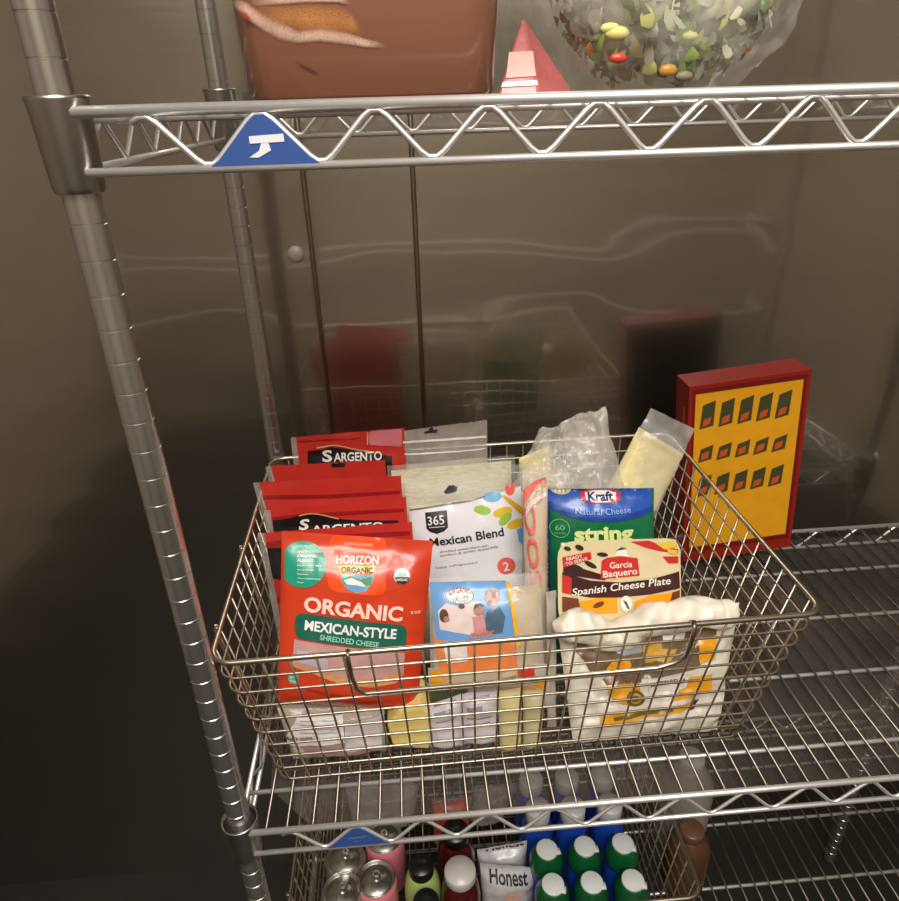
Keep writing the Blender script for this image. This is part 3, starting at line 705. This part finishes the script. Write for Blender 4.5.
s.poly([(612, 716), (640, 711), (672, 707), (672, 710), (640, 715), (614, 720)], 4, .0018); s.poly([(692, 702), (700, 700), (696, 710), (690, 711)], 7, .0016)
o = s.build('mozzarella_bag', [MOZ, MBR, MOR, MYE, MGR, P('cream_print', (240, 232, 226)), MGY, P('brown_ink', (70, 52, 40))])
tag(o, 'puffy white bag with amber prints and rolled top, front right of basket', 'cheese bag')
mb = MB(); pts = []; rr_ = []
for k in range(97):
    t = k/96; px = 554+(740-554)*t; py = 621+17*math.exp(-((px-612)/34)**2)-9*t+1.5*math.sin(t*23)
    q = at(px, py, .128); q += V((0, noise.noise(V((k*.1, 3, 1)))*.003, noise.noise(V((k*.1, 0, 9)))*.004)); pts.append(q)
    e = min(1, (t*32+.3)/3, (32-t*32+.3)/3); rr_.append((.0192+.003*noise.noise(V((k*.11, 8, 2))))*math.sin(min(1, e)*PI/2))
mb.tube(pts, rr_, 24)
mb.v = [tuple(V(v)+V((0, 0, 1))*.005*noise.noise(V((v[0]*45, v[1]*100, v[2]*100)))+V((0, -1, 1))*.010*(.25-abs(noise.noise(V((v[0]*38, v[1]*24, v[2]*24)))))+V((0, 1, 0))*.004*noise.noise(V((v[0]*50, v[1]*110, v[2]*110+7)))) for v in mb.v]
mb.build('rolled_top', mat('white_fold', (234, 226, 208), .4, var=.06, scale=14, bump=.7, coat=.15), o)

# ------------------------------------------------------------------ small things along the basket floor at the front
LINE = P('pale_grey_print', (168, 160, 164)); LABEL = P('paper_label', (232, 226, 226), .5)
TL, TR = at(276, 704, .112), at(384, 704, .112)
BLq = V((-.184, .088, ZB+.005)); BRq = V((at(387, 764, .088).x, .088, ZB+.005))
s = Sheet(TL, TR, BRq, BLq, .024, .0024, 9, header=.2, foot=.12, seed=91)
s.poly([(297, 718), (343, 715), (345, 741), (281, 748)], 1, .0010)
s.poly([(284, 738), (316, 734), (316, 739), (284, 743)], 3, .0014); s.text('SHARP WHITE', (286, 741.6), (313, 738.2), 3.2, 2, lift=.002, bold=.02)
for k in range(4): s.poly([(300, 720+4*k), (338, 718+4*k), (338, 719+4*k), (300, 721+4*k)], 4, .0014)
s.poly([(345, 724), (382, 716), (382, 746), (346, 750)], 5, .0010)
for a, b in ((305, 324), (325, 345), (350, 368)): s.poly([(a, 760), (b, 758), (b, 766), (a, 768)], 1, .0012)
s.poly([(300, 745), (340, 742), (372, 745), (370, 754), (310, 758)], 6, .0009)
o = s.build('cheese_bag', [HAZE, LABEL, BLK, P('label_band', (212, 196, 188)), LINE, P('dull_label', (206, 192, 196)), P('rosy_grey', (150, 122, 118))])
tag(o, 'hazy clear bag with white paper label on basket floor, front left', 'cheese bag')
f = Sheet(TL*.93+BLq*.07, TR*.93+BRq*.07, BRq*.95+TR*.05+V((-.004, 0, 0)), BLq*.95+TL*.05+V((.004, 0, 0)), .014, .002, 12, header=.2, foot=.12, seed=92); f.build('cheese_filling', mat('rosy_cheese', (190, 168, 150), .5, col2=(214, 200, 170), scale=24), o)
# yellow wedge
q = [at(387, 727, .090), at(398, 713, .093), at(421, 706, .095), at(431, 712, .095), at(430, 750, .086), at(393, 748, .086)]
mb = MB(); n = len(q); d = V((0, .045, .006)); mb.add(q+[p+d for p in q], [tuple(range(n))[::-1], tuple(range(n, 2*n))]+[(i, (i+1) % n, (i+1) % n+n, i+n) for i in range(n)])
dz = min(v[2] for v in mb.v)-(ZB+.004); mb.v = [(v[0], v[1], v[2]-max(dz, 0)*.0) for v in mb.v]
o = mb.build('cheese_wedge', YELLOW, smooth=False, bevel=.004); tag(o, 'bare yellow cheese wedge beside the white-wrapped packs', 'cheese')
W2 = P('white_wrap', (218, 208, 214), .3, bump=.4, scale=20); INK = P('faded_ink', (150, 140, 158), .4)
def pack(tl, tr, br, bl, Yt, Yb, th, m, seed, name, label, cat, group=None, lines=None, extra=(), prints=None):
    s = Sheet(at(*tl, Yt), at(*tr, Yt), at(*br, Yb), at(*bl, Yb), th, .0016, 12, header=.16, foot=.14, seed=seed, nu=16, nv=18)
    if lines:
        for (x0, y0, x1, y1, h) in lines: s.poly([(x0, y0), (x1, y1), (x1, y1+h), (x0, y0+h)], 1, .0012)
    if prints: prints(s)
    o = s.build(name, [m, INK, *extra]); tag(o, label, cat, group); return o
pack((425, 706), (461, 694), (463, 746), (430, 748), .098, .089, .022, W2, 93, 'cheese_pack', 'white-wrapped pack with faded print, beside the yellow wedge', 'cheese pack', 'wrapped packs along the basket front', [(434, 709, 456, 703, 1.6), (434, 714, 452, 709, 3), (436, 721, 456, 716, 1.2)])
pack((462, 694), (497, 690), (498, 742), (464, 744), .098, .090, .022, W2, 94, 'cheese_pack', 'white-wrapped pack with grey print, next to the pale yellow packs', 'cheese pack', 'wrapped packs along the basket front', [(467, 702, 490, 698, 2), (467, 708, 482, 705, 4), (467, 718, 492, 714, 1.4), (467, 724, 490, 720, 1.2)])
PY_ = P('pale_yellow_wrap', (222, 206, 146), .3, bump=.4, scale=16); PY2 = P('buff_wrap', (206, 192, 146), .3, bump=.4, scale=16)
pack((498, 691), (522, 688), (521, 750), (500, 752), .096, .086, .020, PY_, 95, 'cheese_pack', 'narrow pale yellow pack, second from the white-lettered red strip end', 'cheese pack', 'wrapped packs along the basket front')
bpy.context.scene.objects['cheese_pack.002']['label'] = 'narrow bright pale-yellow pack against the white-wrapped pack'
pack((523, 690), (546, 688), (540, 748), (523, 750), .096, .086, .020, PY2, 96, 'cheese_pack', 'narrow buff pack at the right end of the wrapped packs', 'cheese pack', 'wrapped packs along the basket front')
def cprints(s):
    s.poly([(430, 671), (476, 668), (478, 683), (431, 686)], 2, .0008); s.poly([(480, 667), (516, 665), (517, 680), (482, 683)], 3, .0008)
    s.poly([(517, 670), (534, 666), (535, 678), (519, 682)], 4, .0012); s.poly([(496, 678), (516, 674), (516, 682), (498, 686)], 5, .0012)
    s.poly([(524, 686), (546, 680), (547, 690), (527, 696)], 2, .0012); s.poly([(428, 690), (470, 686), (460, 699), (430, 703)], 6, .0010)
pack((428, 668), (550, 664), (549, 706), (430, 712), .118, .112, .006, MILKY, 97, 'cheese_pouch', 'low yellow, red and green printed pouch behind the wrapped packs', 'cheese pouch', extra=(MOR, P('pale_gold', (226, 198, 130)), P('tomato_print', (220, 52, 44)), P('leafy_print', (110, 140, 90)), P('dark_leaf', (78, 88, 60))), prints=cprints)

s = Sheet(at(546, 592, .172), at(556, 590, .172), at(556, 726, .102), at(547, 728, .102), .004, .004, 8, header=.2, seed=121, edge=.001, ridge=True)
o = s.build('empty_bag', [film('folded_film', (206, 194, 180), alpha=.5, rough=.1, bump=.9, scale=26)]); tag(o, 'empty folded clear bag hanging between the picture pouch and puffy bag', 'plastic bag')

# ------------------------------------------------------------------ red and yellow carton on the shelf right of the basket
pf = at(689.5, 387, .435); top = pf.z
ax = math.radians(5.5); WID, DEP = .19, .052
u_ = V((math.cos(ax), 0, math.sin(ax))); n_ = V((-math.sin(ax), 0, math.cos(ax))); y_ = V((0, 1, 0))
hh = (top-.0055)/n_.z                      # reaches down to the shelf along its leaning edge
o_ = pf-n_*hh
def bp(a, b, c): return o_+u_*a+y_*b+n_*c
CR, CDR, CY_ = P('carton_red', (150, 28, 18), .4), P('carton_dark_red', (112, 18, 14), .4), P('carton_yellow', (236, 166, 24), .4)
mb = MB(); mb.add([bp(0, 0, 0), bp(WID, 0, 0), bp(WID, 0, hh), bp(0, 0, hh), bp(0, DEP, 0), bp(WID, DEP, 0), bp(WID, DEP, hh), bp(0, DEP, hh)],
    [(0, 1, 2, 3), (4, 0, 3, 7), (1, 5, 6, 2), (3, 2, 6, 7), (4, 5, 1, 0)])
mb.add([bp(WID, DEP, 0), bp(0, DEP, 0), bp(0, DEP, hh), bp(WID, DEP, hh)], [(0, 1, 2, 3)], 6)  # back face coloured dark to weaken its reflection in the wall
def face(pts, mi, off=-.0006): mb.add([bp(a, off, c) for a, c in pts], [tuple(range(len(pts)))], mi)
face([(.006, .02), (WID-.006, .02), (WID-.006, hh-.006), (.006, hh-.006)], 1); face([(.010, .03), (WID-.012, .03), (WID-.012, hh-.014), (.010, hh-.014)], 2, -.0010)
for c0, c1 in ((hh-.075, hh-.028), (hh-.135, hh-.105), (hh-.2, hh-.16)):
    for k in range(5):
        a = .018+k*.030; face([(a, c0), (a+.022, c0+.004), (a+.024, c1), (a+.004, c1-.006)], 3, -.0014); face([(a+.004, c0+.004), (a+.016, c0+.008), (a+.018, c0+.02), (a+.006, c0+.016)], 4, -.0018)
mb.add([bp(-.0006, DEP*f, c) for f, c in ((.25, hh-.04), (.4, hh-.04), (.4, hh-.07), (.25, hh-.07))], [(0, 1, 2, 3)], 5)
o = mb.build('snack_carton', [CR, CDR, CY_, P('carton_picture', (70, 72, 44)), P('carton_orange', (206, 88, 30)), P('carton_gold', (196, 120, 40)), P('carton_back', (46, 30, 20), .6)], smooth=False)
tag(o, 'red and yellow carton standing on the shelf right of the basket', 'carton')

# ================================================================== things on the top shelf
ZT = H+.0018
# tub of brown sauce
a, b = at(246, 103, .035), at(497, 98, .035); dp = .165
def tubring(g, z, r=.022): return rrect(a.x-g, b.x+g, .035-g, .035+dp+g, z, r, 6)
SAUCE = mat('brown_sauce_tub', (140, 92, 70), .28, var=.10, scale=9, coat=.6)
mb = MB(); n = len(tubring(0, 0)); lv = [(-.004, 0), (0, .004), (.0045, .10), (.0065, .150)]
rs = [tubring(g, ZT+z) for g, z in lv]; vs = [p for r in rs for p in r]
mb.add(vs, [(i*n+k, i*n+(k+1) % n, (i+1)*n+(k+1) % n, (i+1)*n+k) for i in range(3) for k in range(n)]+[tuple(range(n))[::-1], tuple(3*n+k for k in range(n))])
tub = mb.build('sauce_tub', SAUCE); tag(tub, 'translucent tub of reddish brown sauce on the top shelf', 'tub')
mb = MB(); rs = [tubring(g, ZT+z) for g, z in ((.0075, .146), (.0125, .147), (.0125, .160), (.004, .164))]; vs = [p for r in rs for p in r]
mb.add(vs, [(i*n+k, i*n+(k+1) % n, (i+1)*n+(k+1) % n, (i+1)*n+k) for i in range(3) for k in range(n)]+[tuple(range(n))[::-1], tuple(3*n+k for k in range(n))])
mb.build('lid', P('tub_lid', (206, 200, 190), .3), tub, smooth=False, bevel=.002)
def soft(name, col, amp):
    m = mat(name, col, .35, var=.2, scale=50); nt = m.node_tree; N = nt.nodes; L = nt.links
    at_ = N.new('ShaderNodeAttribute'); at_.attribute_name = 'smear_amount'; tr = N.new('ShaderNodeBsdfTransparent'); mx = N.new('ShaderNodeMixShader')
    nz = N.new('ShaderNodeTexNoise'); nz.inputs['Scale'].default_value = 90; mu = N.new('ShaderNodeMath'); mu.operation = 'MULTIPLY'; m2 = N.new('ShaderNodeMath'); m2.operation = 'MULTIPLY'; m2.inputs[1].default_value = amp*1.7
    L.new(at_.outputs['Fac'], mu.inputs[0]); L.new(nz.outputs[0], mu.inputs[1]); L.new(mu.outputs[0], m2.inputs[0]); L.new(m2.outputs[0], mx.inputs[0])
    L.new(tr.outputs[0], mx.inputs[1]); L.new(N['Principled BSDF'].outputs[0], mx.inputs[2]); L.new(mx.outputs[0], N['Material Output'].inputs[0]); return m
sm = MB(); dens = []
def smear(line, mi, off):
    n = len(line); vs = []; fs = []
    for i, (x, y, w) in enumerate(line):
        for k, a in enumerate((-1, -.5, 0, .5, 1)):
            q = at(x, y+a*w, .035); g = .0045*(q.z-ZT)/.10; vs.append(at(x, y+a*w, .035-g-off))
            dens.append((0, .75, 1, .75, 0)[k]*(0 if i in (0, n-1) else 1))
    for i in range(n-1):
        for k in range(4): fs.append((i*5+k, i*5+k+1, (i+1)*5+k+1, (i+1)*5+k))
    sm.add(vs, fs, mi)
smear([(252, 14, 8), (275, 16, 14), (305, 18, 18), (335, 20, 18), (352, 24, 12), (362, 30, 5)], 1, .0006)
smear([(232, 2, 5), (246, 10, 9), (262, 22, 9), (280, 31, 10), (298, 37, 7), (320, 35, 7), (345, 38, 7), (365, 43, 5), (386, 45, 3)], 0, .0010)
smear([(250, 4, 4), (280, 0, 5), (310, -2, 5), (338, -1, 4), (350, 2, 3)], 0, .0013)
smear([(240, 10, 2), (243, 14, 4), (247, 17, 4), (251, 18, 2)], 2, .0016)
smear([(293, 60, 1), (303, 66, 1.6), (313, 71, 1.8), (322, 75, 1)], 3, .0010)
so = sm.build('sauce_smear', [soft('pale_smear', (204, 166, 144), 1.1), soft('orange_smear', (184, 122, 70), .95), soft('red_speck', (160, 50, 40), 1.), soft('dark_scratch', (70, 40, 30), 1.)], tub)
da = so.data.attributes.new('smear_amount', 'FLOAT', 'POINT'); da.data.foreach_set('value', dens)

# pink pyramid-shaped package
g0 = .085; fl, fr_ = at(497, 97, g0), at(540, 95, g0); rt = at(576, 92, g0+.05); ap = at(523, 15, g0+.03); bk = V((fl.x+.012, g0+.085, ZT))
fl.z = fr_.z = rt.z = ZT
mb = MB(); mb.add([fl, fr_, rt, bk, ap], [(0, 1, 4), (1, 2, 4), (2, 3, 4), (3, 0, 4), (3, 2, 1, 0)])
pk = mb.build('pyramid_package', film('rosy_film', (226, 120, 122), alpha=.6, rough=.15, bump=.2), smooth=False, bevel=.002); tag(pk, 'pink pyramid-shaped package between the sauce tub and salad bag', 'package')
nr = (fr_-fl).cross(ap-fl).normalized(); nr = nr if nr.y < 0 else -nr
def onf(x, y, l):
    d = ray(x, y); t = (fl+nr*l-CAM).dot(nr)/d.dot(nr); return CAM+d*t
mb = MB(); mb.add([onf(x, y, .0008) for x, y in ((509, 52), (533, 51), (536, 76), (506, 78))], [(0, 1, 2, 3)]); mb.build('pale_panel', P('salmon_panel', (206, 140, 124)), pk)
mb = MB(); mb.add([onf(x, y, .0008) for x, y in ((503, 82), (537, 80), (538, 85), (501, 87))], [(0, 1, 2, 3)]); mb.build('white_strip', P('strip_white', (240, 232, 228)), pk)

# clear bag of salad
cx_, cy_ = at(660, 60, .16).x, .165; rx, ry, rz = .105, .105, .105
def lumpy(k, m, name, parent=None, amp=.010, seed=0):
    bm = bmesh.new(); bmesh.ops.create_icosphere(bm, subdivisions=5, radius=1)
    for v in bm.verts:
        p = v.co.copy()
        q = V((math.copysign(abs(p.x)**.85, p.x)*rx, math.copysign(abs(p.y)**.85, p.y)*ry, math.copysign(abs(p.z)**.7, p.z)*rz))*k
        nn = noise.noise(q*22+V((seed, 0, 0)))+.5*noise.noise(q*60+V((0, seed, 0)))
        q += p*nn*amp
        q.z = max(q.z, -rz*.90*k); v.co = q
    me = bpy.data.meshes.new(name); bm.to_mesh(me); bm.free(); me.materials.append(m)
    for pl in me.polygons: pl.use_smooth = True
    o = bpy.data.objects.new(name, me); C.objects.link(o)
    if parent: o.parent = parent
    return o
sal = lumpy(1, film('salad_film', (236, 234, 224), alpha=.22, rough=.08, bump=.8, scale=30), 'salad_bag'); sal.location = (cx_, cy_, ZT+rz*.90+.0005)
tag(sal, 'round clear bag of mixed salad leaves on the top shelf', 'salad bag')
lumpy(.72, mat('salad_bed', (206, 202, 178), .6, col2=(168, 166, 130), scale=40, bump=.8), 'salad_bed', sal, .014, 5)
mb = MB()
LC = [(226, 224, 206), (196, 194, 158), (156, 160, 112), (214, 206, 124), (126, 118, 92)]  # leaf tones mixed at random, the last a dull brown
for k in range(1500):
    th = random.uniform(0, 2*PI); zz = random.uniform(-.92, .9); r = math.sqrt(1-zz*zz)
    p = V((r*math.cos(th)*rx, r*math.sin(th)*ry, zz*rz))*random.uniform(.72, .95); p.z = max(p.z, -rz*.84)
    a = V((random.gauss(0, 1), random.gauss(0, 1), random.gauss(0, 1)+.8)).normalized(); c = a.cross(p.normalized()).normalized(); d = p.normalized()
    L_, w_ = random.uniform(.008, .024), random.uniform(.002, .006)
    vs = []
    for t, ww in ((-.5, .3), (-.15, 1), (.2, .9), (.5, .1)):
        bend = d*(-.25*L_*t*t*4); vs += [p+a*L_*t-c*w_*ww+bend, p+a*L_*t+c*w_*ww+bend]
    mb.add(vs, [(0, 1, 3, 2), (2, 3, 5, 4), (4, 5, 7, 6)], random.choices(range(8), (28, 20, 14, 6, 16, 1, 1, 0))[0])
def chunk(px, py, r, mi):
    q = at(px, py, .085)-V(sal.location); q = V((q.x, q.y, q.z))
    st = len(mb.v); mb.lathe([(r*.2, -r*.6), (r*.8, -r*.4), (r, 0), (r*.7, r*.45), (r*.2, r*.6)], q, 10, mi, sx=random.uniform(.6, 1.4), sy=.5)
chunk(617, 33, .008, 3); chunk(618, 58, .006, 6); chunk(668, 70, .007, 5); chunk(610, 28, .006, 3); chunk(690, 36, .005, 3); chunk(684, 76, .006, 4)
tag(mb.build('salad_leaves', [mat('leaf_%s' % n_, c, .5, scale=50) for n_, c in zip(('pale', 'sage', 'green', 'lime', 'drab'), LC)]+[P('carrot', (226, 160, 60)), P('tomato', (206, 66, 50)), WHT], sal), kind='stuff')

# ================================================================== the lowest basket
ZF = ZB2+.0035
ALU = mat('aluminium', (196, 192, 184), .28, 1., var=.08)
def make_can(x, y, m, label):
    t = empty('drink_can', (x, y, ZF)); tag(t, label, 'can', 'drink cans in the lowest basket')
    mb = MB(); mb.lathe([(.024, 0), (.0265, .002), (.0325, .010), (.033, .014), (.033, .110), (.0325, .114), (.0300, .1190), (.0295, .120)], seg=32, cap=False); mb.lathe([(.001, .0006), (.024, .0004)], seg=32, cap=False); mb.build('can_body', m, t)
    mb = MB(); mb.lathe([(.0295, .1192), (.0304, .1215), (.0300, .1230), (.0286, .1226), (.0268, .1168), (.0255, .1163), (.0242, .1180), (.001, .1180)], seg=32, cap=False); l = mb.build('lid', ALU, t)
    mb = MB(); mb.lathe([(.0075, .1183), (.0085, .1192), (.0075, .1200), (.004, .1198)], (0, .006, 0), 18, cap=False, sx=.9, sy=1.3); mb.lathe([(.0005, .1203), (.003, .1203), (.0035, .1185)], (0, 0, 0), 12, cap=False)
    mb.lathe([(.010, .1181), (.0112, .1186), (.010, .1184)], (0, -.009, 0), 18, cap=False, sx=.8, sy=.9); mb.build('tab', ALU, l)
    return t
SILV = mat('silver_can', (176, 172, 166), .3, .7, var=.08); PINK = P('pink_can', (222, 128, 140), .3)
zc = ZF+.12
for (px, py, m, lb) in ((345, 858, SILV, 'silver can behind the front silver can at the left of the lowest basket'), (342, 891, SILV, 'silver can nearest the front at the left of the lowest basket'), (376, 879, PINK, 'pink can between the silver cans and the green bottle')):
    q = atz(px, py, zc)
    if lb.startswith('silver can b'): q.y += .003
    make_can(q.x, q.y, m, lb)
q = atz(376, 879, zc); make_can(q.x+.012, q.y+.069, PINK, 'pink can mostly hidden behind the front pink can')
def bottle(name, x, y, prof, m, capprof, capm, label, cat, group, extra=None):
    t = empty(name, (x, y, ZF)); tag(t, label, cat, group)
    mb = MB(); mb.lathe(prof, seg=32); mb.build('bottle_body', m, t)
    mb = MB(); mb.lathe(capprof, seg=32); c = mb.build('cap', capm, t)
    if extra:
        mb = MB(); extra[0](mb); mb.build(extra[1], extra[2], c)
    return t
GRN = P('light_green_juice', (168, 190, 112), .25); BLKC = P('black_cap', (14, 14, 14), .35)
for (px, py, lb) in ((421, 864, 'light green bottle with black cap, the one farther from the front'), (426, 900, 'light green bottle with black cap, nearest the front')):
    q = atz(px, py, ZF+.158)
    bottle('juice_bottle', q.x, q.y, [(.026, 0), (.0285, .004), (.0290, .010), (.0290, .100), (.0265, .122), (.0205, .138), (.0185, .141)], GRN, [(.0190, .136), (.0196, .138), (.0196, .155), (.0180, .158), (.001, .1582)], BLKC, lb, 'bottle', 'light green juice bottles')
DRED = P('dark_red_juice', (74, 14, 14), .2)
q = atz(460, 870, ZF+.158)
bottle('juice_bottle', q.x, q.y, [(.027, 0), (.0305, .004), (.031, .010), (.031, .100), (.028, .125), (.0225, .138), (.021, .141)], DRED, [(.0235, .140), (.0245, .142), (.0245, .155), (.0235, .158), (.001, .1582)], P('white_cap', (196, 190, 186), .4), 'dark red bottle with a wide white cap', 'bottle', 'dark red juice bottles')
bottle('juice_bottle', q.x-.002, q.y+.066, [(.027, 0), (.0305, .004), (.031, .010), (.031, .100), (.028, .125), (.0225, .138), (.021, .141)], DRED, [(.0215, .136), (.0225, .138), (.0225, .155), (.021, .158), (.001, .1582)], BLKC, 'dark red bottle with black cap behind the white-capped one', 'bottle', 'dark red juice bottles')
# silver pouches
SP = P('silver_pouch', (196, 192, 194), .3, bump=.4, scale=14); SPK = P('pouch_peach', (214, 164, 150), .4)
def spouch(tl, tr, Yt, Yb, seed, base, label):
    TL, TR = at(*tl, Yt), at(*tr, Yt)
    s = Sheet(TL, TR, V((TR.x-.004, Yb, ZF+.003)), V((TL.x+.004, Yb, ZF+.003)), .034, .002, 9, header=.22, seed=seed)
    s.text('Honest', base[0], base[1], base[2], 1, lift=.0016, bold=.02)
    s.ell(base[0][0]+22, base[0][1]+15, 8, 9, 2, .0012)
    o = s.build('drink_pouch', [SP, BLK, SPK]); tag(o, label, 'drink pouch', 'silver drink pouches'); return o
spouch((480, 863), (535, 868), .165, .150, 101, ((490, 883), (528, 885), 8.5), 'front silver drink pouch with black lettering')
spouch((477, 850), (527, 841), .215, .200, 102, ((487, 856.5), (525, 850.5), 7), 'silver drink pouch just behind the front pouch')
# blue bottles, three across and four deep
BLU = P('blue_bottle', (28, 72, 172), .2); GCAP = P('green_cap', (8, 84, 40), .3); WCAP = P('white_flip_top', (206, 208, 206), .4)
def disc(mb):
    vs = []; n = 30
    mb.lathe([(.0001, .1412), (.0160, .1412), (.0172, .1405), (.0172, .1375)], seg=n, cap=False)
    mb.box((.0150, -.006, .1385), (.010, .010, .004))
prof = [(.024, 0), (.027, .003), (.0275, .008), (.0275, .072), (.0268, .088), (.0262, .100), (.0255, .104)]
capp = [(.0262, .098), (.0272, .102), (.0268, .116), (.0245, .126), (.0190, .134), (.0175, .138), (.001, .1385)]
first = None; wfirst = None; cols = ('left', 'middle', 'right')
rows = [[(553, 884), (592, 882), (633, 880)], [(547, 849), (585, 846), (623, 843)], [(538, 807), (573, 806), (610, 803)], [(531, 778), (567, 776), (603, 773)]]
words = [['front row blue bottle with green cap beside the pouch', 'front row blue bottle with green cap, middle of three', 'front row blue bottle with green cap by the basket side'],
         ['second row blue bottle with green cap beside the pouches', 'second row blue bottle with green cap, middle of three', 'second row blue bottle with green cap by the basket side'],
         ['third row white-capped blue bottle, leftmost of its row', 'third row white-capped blue bottle, middle of its row', 'third row white-capped blue bottle, rightmost of its row'],
         ['rearmost row white-capped blue bottle, leftmost of its row', 'rearmost row white-capped blue bottle, middle of its row', 'rearmost row white-capped blue bottle, rightmost of its row']]
for r, row in enumerate(rows):
    for c, (px, py) in enumerate(row):
        q = atz(px, py, ZF+.14); x, y = q.x, q.y
        if r < 2:
            if first is None: first = t = bottle('blue_bottle', x, y, prof, BLU, capp, GCAP, 'x', 'bottle', 'blue bottles in the lowest basket', (disc, 'flip_top', WCAP))
            else: t = copy_tree(first)
        else:
            if wfirst is None: wfirst = t = bottle('blue_bottle', x, y, prof[:4]+[(.026, .098), (.0205, .114), (.0195, .117)], BLU, [(.0205, .113), (.0212, .115), (.0212, .137), (.0200, .140), (.001, .1402)], WCAP, 'x', 'bottle', 'blue bottles in the lowest basket')
            else: t = copy_tree(wfirst)
        t.location = (x, y, ZF); t['label'] = words[r][c]; t.rotation_euler.z = random.uniform(-.3, .3) if r < 2 else 0
# things seen dimly through the shelf wires
s = Sheet(at(345, 786, .36), at(420, 782, .36), V((-.055, .33, ZF+.004)), V((-.165, .33, ZF+.004)), .05, .006, 8, header=.2, seed=111)
o = s.build('produce_bag', [MILKY]); tag(o, 'grey clear bag behind the cans, seen through the shelf wires', 'plastic bag')
s = Sheet(at(432, 800, .30), at(472, 797, .30), V((.045, .285, ZF+.004)), V((-.015, .285, ZF+.004)), .04, .004, 8, header=.25, seed=112)
s.poly([(428, 812), (466, 804), (470, 838), (432, 842)], 1, .0010)
o = s.build('snack_bag', [HAZE, P('orange_red_panel', (214, 78, 48))]); tag(o, 'bag with orange-red panel behind the dark bottles', 'bag')
s = Sheet(at(474, 786, .34), at(520, 782, .34), V((.115, .325, ZF+.004)), V((.052, .325, ZF+.004)), .045, .004, 8, header=.25, seed=113)
o = s.build('produce_bag', [HAZE]); tag(o, 'hazy clear bag left of the white-capped blue bottles', 'plastic bag')
# jug and brown bottle standing right of that basket
ZS = Z2+.0025
q = atz(692, 756, ZS+.21); t = empty('milk_jug', (max(q.x, .415), q.y, ZS)); tag(t, 'white jug on the lowest shelf beyond the brown bottle', 'jug')
mb = MB(); mb.lathe([(.040, 0), (.045, .004), (.046, .012), (.046, .130), (.042, .155), (.026, .182), (.020, .192)], seg=32); mb.build('jug_body', P('jug_white', (150, 142, 136), .35), t)
mb = MB(); mb.lathe([(.021, .188), (.022, .190), (.022, .207), (.020, .210), (.001, .210)], seg=24); mb.build('cap', P('jug_cap', (206, 202, 200), .4), t)
q = atz(692, 828, ZS+.15); t = empty('brown_bottle', (max(q.x, .40), q.y, ZS)); tag(t, 'squat brown bottle on the lowest shelf right of the basket', 'bottle')
mb = MB(); mb.lathe([(.030, 0), (.034, .004), (.035, .010), (.035, .105), (.031, .122), (.020, .132), (.018, .135)], seg=32); mb.build('bottle_body', P('brown_bottle', (80, 50, 30), .3), t)
mb = MB(); mb.lathe([(.019, .132), (.020, .134), (.020, .148), (.018, .150), (.001, .150)], seg=24); mb.build('cap', P('tan_cap', (96, 66, 44), .4), t)
